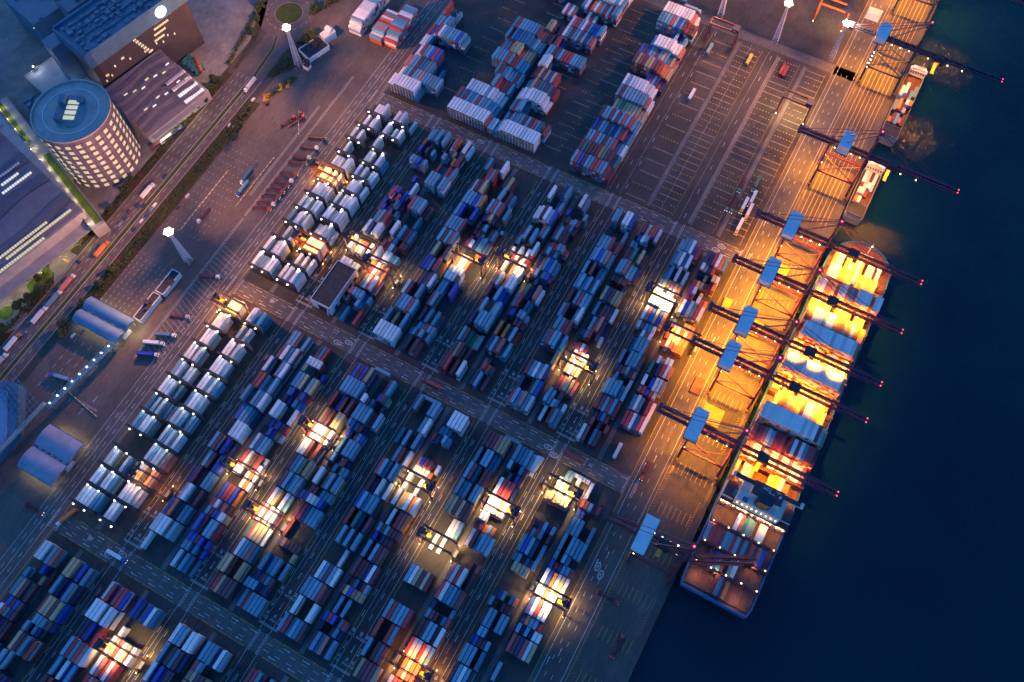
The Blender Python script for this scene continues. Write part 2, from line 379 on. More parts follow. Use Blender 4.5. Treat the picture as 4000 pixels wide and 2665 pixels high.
# ------------------------------------------------------------------ containers
YARD = '''@M P0 A
0 w2 . . . . .
1 w4 w5 w5 w5 w1 a5
2 b3 p3 c1 m1 c3 c3
3 r1 a3 w4 m1 m1 m3
4 b2 m3 m1 . a3 a3
5 m1 a3 m3 . b3 b3
6 a4 m4 . b3 . n2
7 . . . w5 w5 w5
8 m1 b3 a3 a3 c3 n1
9 a5 . . a5 c5 w5
10 m4 r4 a3 c2 . a5
11 w4 . . r3 a5 w5
12 b1 m4 w4 a3 b3 w5
13 b1 a3 a3 m3 . a3
@M P0 B 25.2
0 w2 . a2 a1 . c1
1 a3/b3 a3/b3 m1/r3 c3/b3 ./. b2/b3
2 b4 m3 m1 a4 a4 r3
3 a3/r3 m3/w3 b3/. b3/p3 w4/m2 t2/.
4 b2 r2 r2 b2 o1 .
5 ./w3 ./w3 . w2 o2 w2
6 r3 w3 m2 m2 r3 w3/w2
7 w3 c3 a3 a3 . .
8 ./m3 m2/b3 b4/m3 b3/b4 o3/r3 w2/r3
9 w5 w4 . . . w4
10 m3/a3 b2/b4 ./m2 a3/r3 c2/b4 b2/r1
11 a4 a4 t4 . a4 t4
12 t4/w4 c2/w4 m2/w4 m1/w4 . b2/.
13 m2 c2 r2 . . .
@M P1 A
0 m3 r3 t3 m3 m3 m3
1 t4 t4 m3 m1 . t5
2 m1 w3 a3 a3 p3 c3
3 e1 r2 t3 t3 t3 w2
4 p3 w3 r3 w4 w3 m1
5 m2 w3 t3 m1 w3 a2
6 n2 m4 a4 a3 a4 a4
7 m3 c3 a3 e3 t1 t5
8 w3 w3 m3 . r3 n1
9 r3 w4 w4 w4 . w4
10 t2 m3 m3 t1 t4 t4
11 r3 . b2 m3 . m4
12 . a5 a5 a5 a5 a5
13 m3 b3/b3 m3/m3 b3/b3 m3 t5
@M P1 B 20.7
0 . a2 r2 a3 a3 a3 a3
1 a3/. a3/n2 a3/n2 n2/m3 m2/c3 n3/m3 .
2 . a4 b1 c3 a3 . a2
3 . ./n1 ./p2 ./m2 ./m2 ./m2 t2/m2
4 . r2 . . . . .
5 . r3 r3 n3 a3 a3 a3
6 b4/. n4/r3 w4/r3 w4/m2 a4/a3 b4/a3 ./a3
7 . w5 m1 p3 a4 . a5
8 ./m3 ./a3 . c3/a1 m2/r2 e3/n1 c3/.
9 . a3 m2 a4 a4 a4 .
10 ./a4 b3/b4 ./c3 m2/r3 a3/n1 b3/. .
11 a4 a4 a4 a4 r1 c1 a4
12 w5/. . c3/m1 ./b3 ./m4 m2/t2 .
13 . . . r2/r2 a3 . .
@M P2 A
0 a3 r3 a2 a3 a3 m3
1 . w5 . . . w5
2 a3 a3 a3 a3 r3 r1
3 . w3 a3 m3 a3 w3
4 . . . . w2 .
5 . a4 a1 a4 . a4
6 r3 . e3 n2 . m3
7 b3 a4 a3 a4 a4 m2
8 m2 n1 . w4 e2 w3
9 r3 a4 c3 . a5 c5
10 . . a3 m3 t1 w3
11 c2 . a3 . . a5
12 . . . . a4 w4
13 a4 . . . a5 a5
@M P2 B 22.3
0 m2 a3 a2 p3 m2 a3
1 n2/b3 ./r3 ./b3 m2/. c3/c3 n2/r3
2 . a2 . a2 . .
3 m3/. t3/m1 b3/c2 p3/n1 t3/r2 t3/a3
4 m3 r2 m2 n2 w3 m3
5 a3 . a3 m3 m3 .
6 b2/a3 ./m3 n2/a3 m2/m3 m2/m3 ./m3
7 . w2 . r3 r3 o3
8 w4 t2 t3 w4 o3 w4
9 w3 . . w2 . .
10 w2/p2 w2/b4 w2/r4 w2/r4 o2/. ./w3
12 r3/m2 c2/c3 ./c3 a5/c3 a4/n2 ./m1
13 . . w5 w5 w5 w5
@M P3 A
0 . t4 m4 m4 m4 t4
1 a3 . m2 c2 m2 .
2 r4 . . r4 a4 .
3 a4 r4 a4 a4 a4 r4
5 a3 w3 t3 m3 t3 m3
7 . w1 . w1 . .
8 . . . w2 w2 a2
9 t4 t4 m4 t4 m4 m4
10 a4 a3 a3 . a5 a5
11 a4 m4 c3 . m4 m4
12 a3 . a4 a4 c2 c2
13 m4 m4 m4 p4 t4 t4
@M P3 B 23.7
0 w3 p3 o3 w2 w2 p2
1 . p3 w3 p3 p3 .
2 r3 w4 w4 r3 w4 a3
3 m3 m3 a4 a4 m3 w4
4 a3/n2 m3/. m3/. m2/. c3/. r3/a3
5 r4 w5 a4 a4 c4 r4
6 p4 w4 r4 w5 . m2
7 . . . m1/. . r2/.
8 w3 m4 a2 a4 a4 w3
9 m2/w4 r3/w4 o2/. w3/. o3/. .
10 w4 w4 w4 p4 w4 .
11 w4 r4 r4 r4 n2 .
12 ./a5 c2/. . b3/c4 m3/m3 .
13 a5 c4 c4 a4 w2 w3
@M P4 A
0 m2 w2 a2 . m2 .
1 r3 w3 a3 m2 . a2
2 m3 a3 w3 a3 m2 .
3 a3 a3 a3 . c3 .
4 n2/. b2/a3 m2/a3 m2/. a3/. .
5 m2 a3 a3 . a3 a3
6 a3/n1 r1/n2 ./a3 m2/. m2/c3 m3/p2
8 ./c3 t4/a3 t4/m2 t4/c2 t4/m2 ./a4
9 a4 b4 a4 c2 . a2
10 m2/r3 a2/n1 m3/m2 c4/a4 ./n2 m3/a3
12 t4/. t5/t3 p4/w3 t5/t4 t5/w3 t5/t3
13 . w3/. w2/a3 t2/a3 . ./w4
@M P4 B 23.7
3 a2 . . . . .
4.5 r3 m3 n3 r3 w3 t3
5.25T a3 n2 a3 n2 w3 w3
5.75T n2 o3 a3 a3 r2 .
6.5 b3 w4 r4 w4 w4 .
7.25T w4 w4 p3 w3 w3 .
8 w4 b4 o3 w4 t4 w4
8.75T b3 r2 n2 a3 a3 r3
9.25T a4 . a4 a3 . .
10 a4 . a4 a4 a3 a3
11 a3 a3 a3 . . a2
12 b2/r3 b2/m3 ./a3 ./m2 ./r4 .
13 w3 . . . . .
@N P0 A
2.6 w3 w3 w3 w2 w2 .
4 w5 ./t3 t4/o3 w4/r3 . w4
5.5 w3 n3 c2 w4 w5 .
6.35 r2 a4 a4 m4 r5 .
7.2 r3/b3 b4/. n3/m2 c3/c2 ./c5 c3/m2
8.2 b2/b3 r5/r4 ./b4 r4/. b3/b3 .
9 . . . . . w3
10 . . . b2/. . .
11 a5/. a5/. b5/. c4/. a5/. .
12 b4/r4 . n4/m3 m2/. a4/. .
13 a3 c4 c4 a5 . a5
@N P0 B 22
0 . a2 . . . r3
1 m4/r5 m2/a5 m2/a5 a4/a5 c3/n3 m3/a3
2.2 o5 t4 w4 r4 w5 r4
3.2 . r4 w4 p4 o2 .
4 w5 . w4 w4 ./c3 ./a3
5 r5/. r4/. w4/c4 m3/. ./r3 ./m3
6 w5 b1 a4 m3 r3 c3
7 . . . . c3 .
8 r5 a5 a5 a5 m2 m2
10 a5 a5 a5 . a5 a5
11 m3 c2 c2 r3 r3 a4
12 a5/. c3/. ./t4 o4/m3 r4/m4 .
13 w3 r5 . c3 w5 w3
@N P1 A
0 w5 w5 w5 w5 w5 w5
1 a4 . t3 . . a5
2 . a5 a5 a5 r5 a5
3 w4 m4 . . a5 .
4 o3 o3 m3 n3 m4 w4
5 n3 b3 a3 . r5 o3
6 c2 t4 . . m4 t4
7 a4 m4 a4 r4 a5 .
8 a4 a4 a4 a4 m5 .
9 a4 b4 . . c2 b5
10 a4 a4 a4 b4 a4 o5
11 w3 m4 m4 t5 . .
12 . . r4 a4 r5 .
12.8 a3 . . . . w5
@N P1 B 22
0 . m4 m2 m4 r3 .
1 c3/. a4/a3 m4/a3 a5/r4 r3/a4 a4/a4
2 m3 b2 a4 . c4 m2
3 r4 a5 . . . .
4 a3 a3 . . b5 .
5 w4/w4 w4/w4 w4/w4 m4/w4 w3/. o3/.
6 o3 w3 w3 o3 . .
6.8T . . . . o3 r3
7.5 r4/r3 w4/. n3 a3 a4 a3
8.3 m3/m4 r3 w2/a4 . m3 a3
9 ./b3 ./r4 ./t5 ./m4 ./m3 .
10 a5 r5 a5 r5 . a4
11 c2 a5 . m4 a3 .
12 m4 t4 m3 . . .
@N P2 A
0 m4 r4 m1 m3 . w5
1 m3 t3 m4 . m2 .
2 a3 m3 e2 e1 t1 a2
3.2 n3 . a5 a5 a5 a5
4.1 r2 a4 r2 o2 a4 a5
5 m4 . n2 a5 b3 b2
6 p4 w4 . p4 w5 w5
7 w3 . t1 . w5 w4
8 ./w4 r3/. w4/w4 . w4/w4 r3
8.7 a4 . . . . w4
9.4 r3 a5 m3 a5 . .
10.1 . . . . p3 a3
11.1 w3 w4 m5 w5 w4 b5
12 . . . . c2 a3
12.6 . w5 . . . .
13 . . . . n4 a5
@N P2 B 22.3
0 . m3 a3 . m2 .
1 . c1 r5/m2 o3/. m3/. .
2.2 n4 a4 m4 p5 a2 a4
3.2 o4 . o4 m3 a4 r2
4.2 m2/m3 ./b4 . m4/a5 m4/a5 m3/a3
5.2 a4 r5 . c2 c2 .
6.1 . e3 n2 . p5 w3
7.1 ./o4 ./w4 n3/m3 ./c4 ./b4 ./m3
8.1 n3 o3 a4 b4 a4 c3
9.1 m4/c3 a5/r4 m4/r4 a4/a5 m1/a5 ./r3
10.2 m4 a5 m4 m4 . .
11.1 e3/m3 m3/m4 m4/w3 c4/a4 m3/r4 .
12.1 b4/. . . . . a5/.
12.9 . . w5 a3 . .
@N P3 A
0 r3 a5 a4 p5 a4 w4
1 n2 . . m2 a4 b4
2 r3 a3 w3 a3 w4 n5
3 . . . . . t5
4 c4 r5 a5 a5 c3 a5
5 m2 a5 a4 r4 r4 .
6 a3 m4 . . a3 w5
7 r3 . a4 r4 a4 a4
8 a4 a5 a4 a5 c4 a5
9 a4 . m5 . c3 a3
10 a4 a5 b5 a5 p5 a4
11 a4 a4 a4 r5 m3 r4
11.9 . . . . . a3
13 a4 a5 m3 w5 w5 b5
@N P3 B 22.3
0 . w2 . r3 a4 a3
1 a4/a3 a3/w2 w2/m1 a3/m4 m2/. w2/.
2 . r3 p3 t4 t3 r2
3 . p4 w4 p4 t4 .
3.8T . w4 p4 w4 w4 .
4.3T m3 r4 w4 r4 . .
5 ./n3 ./a3 ./r4 . ./m4 ./w3
6 . a3 r3 p5 m3 n1
7 a3 m2 m3 m3 m3 w3
8 t4 n4 m4 t4 t4 .
9 ./m3 ./m3 ./p3 ./r3 m3/. .
10 a4 a5 p5 w3 w3 n3
11 m3 m3 e5 t2 t5 m3
12 a3/. a3/b4 n2/w4 m1/a5 . .
13 p2 m5 w3 o2 r5 w3
@N P4 A
0 w3 r3 . c3 m3 .
1 m2/m2 r3/m2 ./n2 m2/c3 ./r2 r2/.
2 r3 r3 a3 r3 a4 r3
3 w3 a4 a4 a5 a2 w3
4 ./n3 a3/m3 m2/r3 ./a4 ./r3 w2/p3
5 a3 . a4 a4 a5 p3
6 m3 c2 a4 a4 a4 .
7 ./w3 m2/r3 w3/a3 r3/a3 w3/w3 .
8 w4 p4 b4 t4 b4 p4
9 w5 w5 w5 w4 w4 w4
10 w4/a3 w4/t4 ./t4 w4/p4 w4/t4 ./p4
11 c2 a4 n2 w5 m3 w4
12 c3 a5 w5 a4 w5 .
13 a3 a5 a5 w5 b2 r3
@N P4 B 22.3
0 . . w2 . . .
1.8 r3 r3 w3 c3 r4 w4
2.8 a3 w4 a3 m2 r4 w3
3.7T p3 r3 b3 r3 w3 .
4.3 w3 m1 b3 w4 w4 t4
5.1 e3 m2 m3 r4 w4 o4
6 r3/. w3/. t2/. w4/. w4/. .
7 r3/r4 w4/w4 p4/w3 p3/w3 o3/o3 o3/o3
8 r4/a3 w4/. w4/. o3/t3 w3/t3 r4/o3
9.3 w4 b4 w5 a4 r4 w4
10.3 x4 o2/w4 . w4/t2 r3/. o3/.
11.2T r2 t2 t2 r2 r3 o4
12 ./w4 ./a3 t2/n3 ./r3 t4/. w4/.
13 n3 n3 r4 w4 p3 a3
@S P-1 A
0 w4 w4 . a4 p4 .
-1 c3/. . . ./b3 t2/. m1
-2 c3 t3 m3 e2 m3 .
-3 w3/m2 r3/b3 e3/m3 n3/b3 m3/m3 .
-4 r4 r3 n2 m2 m2 .
-5 m3 r3 m2 . m3 n2
-6 r2 m3 a2 m3 . .
@S P-1 B 24
0 t4 t4 . b3 . a4
-1 a4 n3 n2 . a5 .
-2 r3 t4 t4 m4 t4 b3
-3 a4/m3 ./a4 a3/a4 n3/a4 ./p3 ./n2
-4 t4 m4 m4 a5 . r5
-5 a5 . . . . .
-6 c3 m3 m3 n3 . .
-7 a3 r3 m3 b2 m3 a3
@S P0 A
0 w3 r4 n3 r4 r4 b4
-1 w5 w5 w5 . w5 w5
-2 n2 m2 b3 m2 r3 .
-3 a4 r4 a4 r4 p4 w4
-4 a3 . w3 b2 a3 .
-5 m4 r3 . c3 . p3
-6 a3 m3 t3 n3 m3 .
@S P0 B 24
0 b4 n4 t3 b4 w4 c4
-1 w3/. . . . . .
-2 w4 p4 r3 w4 p4 w3
-3 w4 p4 r3 w4 r4 .
-4 r4 p4 p4 . t3 .
-5 m2 p3 . w3 t3 r3
-6 a3 n3 m3 a3 r3 .
@S P1 A
0 w4 a4 a4 . w5 w5
-1 a4 m3 m4 c4 m4 n3
-2 w4 n2 b4 b3 m4 .
-3 a3 m3 r3 a3 n3 .
@S P1 B 23
0 a4 a4 a4 n3 w4 a4
-1 p4/r4 t4/a4 m4/m1 m4/. t3/. .
-2 p4 t4 m4 m3 t3 .
-3 a3 m3 r3 a3 n3 .
@S P2 A
0 m3 r3 a3 m2 . a3
-1 a3 . m3 n3 r3 a3
-2 w3 m3 . a3 m3 .'''
DEPOT = '''0 -341 R4 R4 R5 R5 R5 R5 R5 R5 R5 a2
1 -341 w2 w3 a4 a4 m4 a4 a4 p4 a4 a4 a4 a4 a4 a4
2 -341 p3 p3 a4 a4 m4 c4 c4 a4 a4 . . c2
3 -341 n3 w3 w3 r5 a5 a5 b5 r5 b5
4 -341 w3 w3 a4
5 -341 r3 b3 w3 r5 w5 a5 a5 a5 a5 a5 b5 a5 a4
6 -341 a3 a3 c3 a4 a4
7 -341 a3 r5 c2 . a2
0 -282.6 R5 R5 R5 R5 R5 R5 R5 R5 R5 R5 R5 R5 p4 R3 R3
0 -238.2 a3 R4 R5 R5 R5 R5 R5 R5 R5 R5 R5 R5 R5
1 -282.6 m5 a4 r4 a4 a4 a4 r4 a4 a4 a4 a3 a3 a2 m1
1 -238.2 a2 r2 a3 a3 a4 a4 m4 a4 m4 r4 a4 c4 . r4
2 -282.6 . w4 w4 w4 w4 w4 w4 a4 w4 w4 w3 w3 w2
2 -238.2 a3 r3 a4 a5 c3
3 -262.3 a5 r4 r3 r3 m3 a3
3 -238.2 w3 w4 w4 w5 w5 w5 w5 w5 w4 w2
4 -266.0 a5 m5 a4 a4 a3 a3 r3 a3
4 -238.2 a2 a3 t4 r4 c4 c4 m4 c4 m3 r3
5 -276.0 a5 a5 a5 a5 r5 a5 r4 r4 a4 a3 a3
5 -238.2 m3 m4 t4 m4 t4 b4 t4 r4
6 -277.0 r3 a4 a4 r4 t5 t5 t5 p3 t3 t3 t3
6 -238.2 w4 w5 w5
7 -277.0 a5 r4 c5 b5 c5 c5 c5 c5 a4 a4 a3 a3
7 -238.2 a4 a4 m4 m4 a4 r4 r4 r4 a4 a4 a4 a4
8 -277.0 a5 r5 a5 a5 a5 a5 a5 a5 m5 p3 p3 m3 r3
8 -238.2 p3 r4 b2
9 -251.0 t4 t4 m3 m2 r3
9 -235.0 w4 a4 m4 a4 a4 m4 a4 n4 a4 r4
10 -235.0 w4 r4 r4 a4 w4 r4 a4 b4 b4 a4 a5
11 -248.0 w3 r3 w3 p3
11 -226.0 w3 p2 w2
12 -235.0 a4 w4 r3 o4 w4 o4 a4 r4 w4 r4 a5 a5
13 -235.0 w4 w4 w5 w5 a5 w5 w5 w5 w5 a5 w5 a5
14 -235.0 R5 R5 R5 R5 R5 R5 R5 R5 R5 R5 R5 R5
15 -235.0 w4 a5 w5 a5 w5 a5 r5 w5 a5 a5 a5 a5
12.2 -276.0 o5 r5 m5 o5 r5 m5 r5 a3
13.2 -276.0 m5 r5 o5 m5 r5 o5 m5 a4
0 -168.2 a5 r5 b5 m5 a5 a5 r5 r5 a5 a5 r4 m3
1 -168.2 m5 e5 m5 m5 m5 m5 o5 e5 m5 m5 n3 e3
2 -168.2 a4 a4 r4 a4 a4 m4 a4 a4 r4 c3 a3 w3
3 -168.2 b4 m4 a4 a4 m4 c4 n4 a4 r4 r4 n3 a3
4 -168.2 m5 a5 a5 m5 a5 m5 a5 r5 a5 r5 a4 a3
5 -162.4 t4 t4 e4 t4 t4 t4 t4 t4 t3 t3
6 -165.3 a5 m5 a5 a5 a5 a5 a5 a5 a5 p4 w3
7 -165.3 w5 a5 w5 w5 w5 w5 w5 w4 w4 w3
8 -150.8 b3 r3 a3 n3 r2 n2
9 -168.2 m5 t5 m5 m5 t5 t5 m5 m5 r4 o4 o3 t3
10 -168.2 b4 m4 b4 a4 a4 m4 a4 t4 a4 c3 t3 p2
11 -162.4 a4 w5 w5 w5 w5 w5 w5 w4 w4 p3
12 -150.8 b2 w3 n2 a2 a3
13 -168.2 c5 a5 a5 a5 r5 a5 b5 a5 m5 r4 m4 m4
14 -168.2 w5 w5 w5 w5 w5 w5 w5 w5 w5 p4 w3'''
# reefer bays, counted from the north of each strip; six cells per column
REEF = '''N A 0 . w3 w3 w3 w5 .|N B 0 w4 . w5 . . w2|N A 1 . w4 . w4 w5 .|N B 1 w5 . w3 . w4 .|N A 2 w4 . w4 . . .|N B 2 w5 . . . . .
N A 3 . w4 . . . .|N B 3 w4 w4 . w3 w5 a2|N A 4 w3 w3 w3 . w4 w5|N B 4 w4 . w4 . w3 w3|N A 5 w4 w4 . w4 . w4|N B 5 . w4 w4 w5 . w3
N A 6 . w4 w4 w5 w4 w4|N B 6 w4 . w4 w4 w4 w5|N A 7 w4 w3 w4 . w4 w4|N B 7 w4 w4 w3 . w5 w5|N A 8 a4 . w4 w5 . w5|N B 8 w2 w2 w3 w2 w5 w2
N A 9 . w2 w4 . w4 .|N B 9 . w4 w4 w4 w5 w5|N A 10 w5 . w4 w5 w5 .|N B 10 . w3 . w3 . w3|N A 11 w5 w3 w3 . w5 w5|N B 11 w4 . w5 . w5 w4
M A 0 . w3 w3 w3 w4 .|M B 0 w4 w5 . w4 c3 .|M A 1 . w4 w4 w5 . .|M B 1 w3 . w3 . . .|M A 2 . w4 w4 w5 . .|M B 2 w4 w4 . w5 . .
M A 3 w4 w4 . w5 . .|M B 3 w4 w4 w4 w3 . .|M A 4 a4 w4 . w3 w3 .|M B 4 w4 w4 a4 w4 a3 .|M A 5 w4 w4 w4 . a3 .|M B 5 a4 w4 w4 w3 . .
M A 6 c4 w3 . w4 c3 c3|M B 6 w5 w4 a4 . a4 .|M A 7 a4 a4 w4 w4 a4 .|M B 7 w4 a4 w4 . w4 .|M B 8 w4 a4 w4 w4 w3 p4|M A 9 w4 w4 t3 . w3 c3
M B 9 w3 w3 . . p4 .|M A 10 w4 w4 . w4 w4 a4|M B 10 w3 w4 w4 w4 w3 .|M A 11 w4 w4 w4 w4 c4 c4|M B 11 w3 w3 . . . .'''
SHIPBAYS = '''0 134 1 . . . . . . . m1 a2 m1 o1 . . . . . . .
1 148.6 1 . . . m1 n1 b1 e1 m1 . a1 w2 . . . . . . .
2 163 2 a2 r2 r2 r2 m2 a2 a2 r2 a2 m2 a2 m2 r2 m2 p2 b2 . .
3 178 2 . . . . . . w2 p2 e2 a2 a1 . w2 w2 . . . .
4 211 2 p3 . w3 w3 p3 . . . . t3 y4 y4 w4 p2 o2 . . .
5 225 4 p4 p5 w5 w5 m5 a5 p5 w5 w5 p5 w5 w5 p5 w5 w4 w4 p4 .
6 239 5 r5 m5 r5 p5 w5 a5 r5 r5 r5 m4 r6 w6 m6 w6 a6 r6 r6 m5
7 253.5 8 w8 w8 w8 w8 w8 w8 w8 w8 w8 w8 w8 w8 w8 w8 w8 m8 w7 t6
8 267 7 . . t6 o7 o7 p7 r7 o7 y7 m7 w7 w7 t7 y7 y6 t5 . .
9 281 4 t4 o4 . t4 m4 w4 o4 t4 t4 w4 o4 t4 p4 t4 t4 o4 . .
10 295 8 w8 w8 w8 w8 w8 w8 w8 w8 w8 w8 w8 w8 w8 w8 w8 w8 t7 .
11 309 6 t6 o6 t6 r6 o6 w6 w7 y6 o6 t5 y6 w7 y6 o6 y6 w6 o5 .
12 323.5 7 . w8 w8 w8 w8 w8 w8 w8 w8 w8 w8 w8 w8 w8 w8 w8 o7 .
13 338 7 m7 r7 w7 w7 w7 a7 w7 w7 t7 o7 o7 t7 o7 w7 o7 o6 o6 .
14 352 4 o4 t4 t4 o4 w4 t4 . o4 t4 y4 t4 o4 . t4 o4 t4 . .
15 366.5 6 w5 w5 p5 o5 t5 m5 w6 w6 o6 a6 p6 w7 w7 w7 w7 o6 w7 w7
16 381 5 . w5 w5 w5 o5 o5 t5 y5 w6 y5 o5 t5 o5 o5 t5 . . .
17 395.5 3 . o3 w3 w3 . w3 w3 t3 w4 o3 . w3 w3 . w3 . . .'''
TIER = 2.62
LEN = {'F': 12.19, 'T': 6.06}
def container_shape(L, code, text=True):
    """a box with recessed roof panel, corner castings, lock rods on the doors; reefers get a fan grille"""
    b = MB(); w, h = 1.22, 2.59; y0, y1 = 0., L
    b.box(-w+.03, w-.03, y0+.05, y1-.05, .12, h-.05)
    for sx in (-1, 1):
        b.box(min(sx*w, sx*(w-.10)), max(sx*w, sx*(w-.10)), y0, y1, h-.14, h); b.box(min(sx*w, sx*(w-.10)), max(sx*w, sx*(w-.10)), y0, y1, 0, .16)
        for y in (y0, y1-.12): b.box(min(sx*w, sx*(w-.14)), max(sx*w, sx*(w-.14)), y, y+.12, .16, h-.14)
        n = int(L/1.02)
        for k in range(1, n): b.box(min(sx*(w-.03), sx*(w-.005)), max(sx*(w-.03), sx*(w-.005)), L*k/n-.16, L*k/n+.16, .16, h-.14)
    for y in (y0, y1-.12): b.box(-w+.1, w-.1, y, y+.12, h-.14, h)
    if code == 'R':
        b.box(-w+.2, w-.2, y0-.03, y0+.04, .25, 2.3, 1); b.tube((-.35, y0-.03, 1.75), (-.35, y0-.06, 1.75), .42, n=12, m=2); b.tube((.55, y0-.03, 1.75), (.55, y0-.06, 1.75), .3, n=10, m=2)
    else:
        for x in (-.75, -.25, .25, .75): b.box(x-.03, x+.03, y0, y0+.05, .15, h-.15, 1)
    if code == 'R' and text and L > 7:
        v, f = TXT['MAERSK']
        for p in f:
            b.ngon([(w+.004, L/2 + 1.0 + v[i][0]*1.75, 1.3 + v[i][1]*1.75) for i in p], 3)
        b.box(w, w+.004, L*.16, L*.16+1.3, .7, 2.0, 4)
    return b
TXT['MAERSK'] = text_mesh('MAERSK', 1.0, 0, 1)
M_grille = mat('dark_reefer_grille', (.05, .05, .055), .5); M_fan = mat('reefer_fan', (.30, .31, .32), .5)
M_ink = mat('dark_blue_lettering', (.02, .035, .10), .6, dirt=0.); M_sq = mat('pale_blue_square', (.12, .42, .62), .6, dirt=0.)
SHAPES = {}
def container_mesh(code, kind):
    k = (code, kind)
    if k not in SHAPES:
        b = container_shape(LEN[kind], code)
        o = b.build('container_body', [container_mat(code), M_grille, M_fan, M_ink, M_sq]); SHAPES[k] = (o.data, b); bpy.data.objects.remove(o)
    return SHAPES[k][0]
recs = []      # x, y, z, kind, code, label parts, family, top?
POOL = 'mmmrraaanwwtbcp'
def stack(x, y, kind, tok, lab, fam, z0=0., tier=TIER, pool=POOL, same=.5):
    if tok in ('.', ''): return
    code, n = tok[0], int(tok[1:] or 1)
    for k in range(n):
        top = k == n-1
        c = code if top or random.random() < same else random.choice(pool)
        recs.append((x, y, z0+k*tier, kind, c, lab if top else None, fam, top))
STRIP = {'M': (-17.2, 'middle yard'), 'N': (189.4, 'upper yard'), 'S': (-55.6, 'lower left yard')}
PAIRN = {-1: 'first', 0: 'second', 1: 'third', 2: 'fourth', 3: 'fifth', 4: 'sixth'}
def ordn(v): return ORD[int(round(v))]
cur = None
for ln in YARD.split('\n'):
    if ln[0] == '@':
        q = ln[1:].split(); sY, sname = STRIP[q[0]]; pk = int(q[1][1:]); A = -283 + 55.95*pk; x0 = A
        side = 'left' if q[2] == 'A' else 'right'
        if q[2] == 'B': x0 = A + float(q[3])
        blk = '%s pair\'s %s block, %s' % (PAIRN[pk], side, sname); continue
    q = ln.split(); tw = q[0].endswith('T'); nb = float(q[0].rstrip('T'))
    y = sY + 13.1*nb + (3.3 if tw else 0.)
    rown = nb if nb >= 0 else nb
    bay = ordn(abs(nb)+1) + (' bay up' if q[0][0] != '-' and sname[0] != 'l' else ' bay down')
    for c, tk in enumerate(q[1:]):
        x = x0 + 2.9*c + 1.45
        if '/' in tk:
            a, bb = tk.split('/')
            stack(x, y, 'T', a, (c, bay + '\'s near half', blk), 'yard'); stack(x, y+6.35, 'T', bb, (c, bay + '\'s far half', blk), 'yard')
        else: stack(x, y, 'T' if tw else 'F', tk, (c, bay + (' offset' if nb % 1 else ''), blk), 'yard')
for ln in DEPOT.split('\n'):
    q = ln.split(); x0 = float(q[1]); nb = float(q[0]); y = 393.6 + 12.86*nb
    blk = 'depot stack %s' % ('nearest the roundabout' if x0 < -300 else 'left of centre' if x0 < -239 else 'at the centre' if x0 < -200 else 'beside the empty pads')
    for c, tk in enumerate(q[2:]): stack(x0+2.9*c+1.45, y, 'F', tk, (c, ordn(nb+1) + ' row back', blk), 'depot', same=.35, pool='rrmaaacnwa' if tk[0] != 'R' else 'R')
for ln in REEF.replace('\n', '|').split('|'):
    q = ln.split(); k = int(q[2]); yr = {'N': 358.9, 'M': 151.6}[q[0]] - 15.08*k
    x0 = -339.5 if q[1] == 'A' else -316.5
    blk = '%s column of the %s reefer racks' % ('left' if q[1] == 'A' else 'right', 'upper' if q[0] == 'N' else 'middle')
    for c, tk in enumerate(q[3:]):
        if tk != '.':
            tk = ('R' if tk[0] == 'w' else tk[0]) + tk[1:]
            stack(x0+2.85*c+1.4, yr+1.7, 'F', tk, (c, ordn(k+1) + ' bay down', blk), 'reefer', pool='RRRRa', same=.75)
for ln in SHIPBAYS.split('\n'):  # tan, pink, orange: partly box paint, partly sodium lamplight put into the colour
    q = ln.split(); y = float(q[1]); k = int(q[0])
    for c, tk in enumerate(q[3:]):
        stack(45.6+2.52*c+1.26, y, 'F', tk, (c, ordn(k+1) + ' deck bay from the stern', 'large ship'), 'ship', z0=14.2, pool='oottwwrpm', same=.3)
# the big side-on stacks near the roundabout lie across the yard
for bx, y0, y1, tiers, cols, nm in ((-406.6, 433, 500, (3, 4, 5), 'RRRRRwa', 'tallest'), (-384.7, 432.5, 466, (3, 4, 4), 'aaprowa', 'middle'), (-371.4, 435, 476, (3, 4, 5), 'aarrwaa', 'right')):
    n = int((y1-y0)/2.62)
    for j in range(n):
        t_ = tiers[min(2, j//2 if nm != 'tallest' else j)]
        for k in range(t_):
            recs.append((bx, y0+2.62*j+1.3, k*TIER, 'X', random.choice(cols) if k == t_-1 else random.choice(cols + 'or'), (j, 'counting from its steps', nm + ' cross-laid stack near the roundabout') if k == t_-1 else None, 'depot', k == t_-1))
# loose boxes
LOOSE = [(-170.8, 166.4, 0, 1.3, 'a', 'across the row end beside the fourth pair'), (-212, 168.0, 0, 3.9, 'a', 'lying across the row end beside the third pair'), (-104, 167.6, 0, 2.6, 'a', 'lying across the end of the fifth pair')]
for x, y, z, zz, c, s in LOOSE: recs.append((x, y, zz, 'X', c, (0, s, ''), 'loose', True))
for x, y, c, s in ((-110.7, 504, 'w', 'alone on the first empty pad'), (-117.1, 557, 'a', 'under the tall red gantry'), (-82.2, 562, 'y', 'alone on the second empty pad'), (-53, 565, 'r', 'left of a red pair on the upper pad'), (-49.9, 564, 'r', 'right of a red pair on the upper pad')):
    recs.append((x, y, 0, 'F', c, (0, s, ''), 'loose', True))

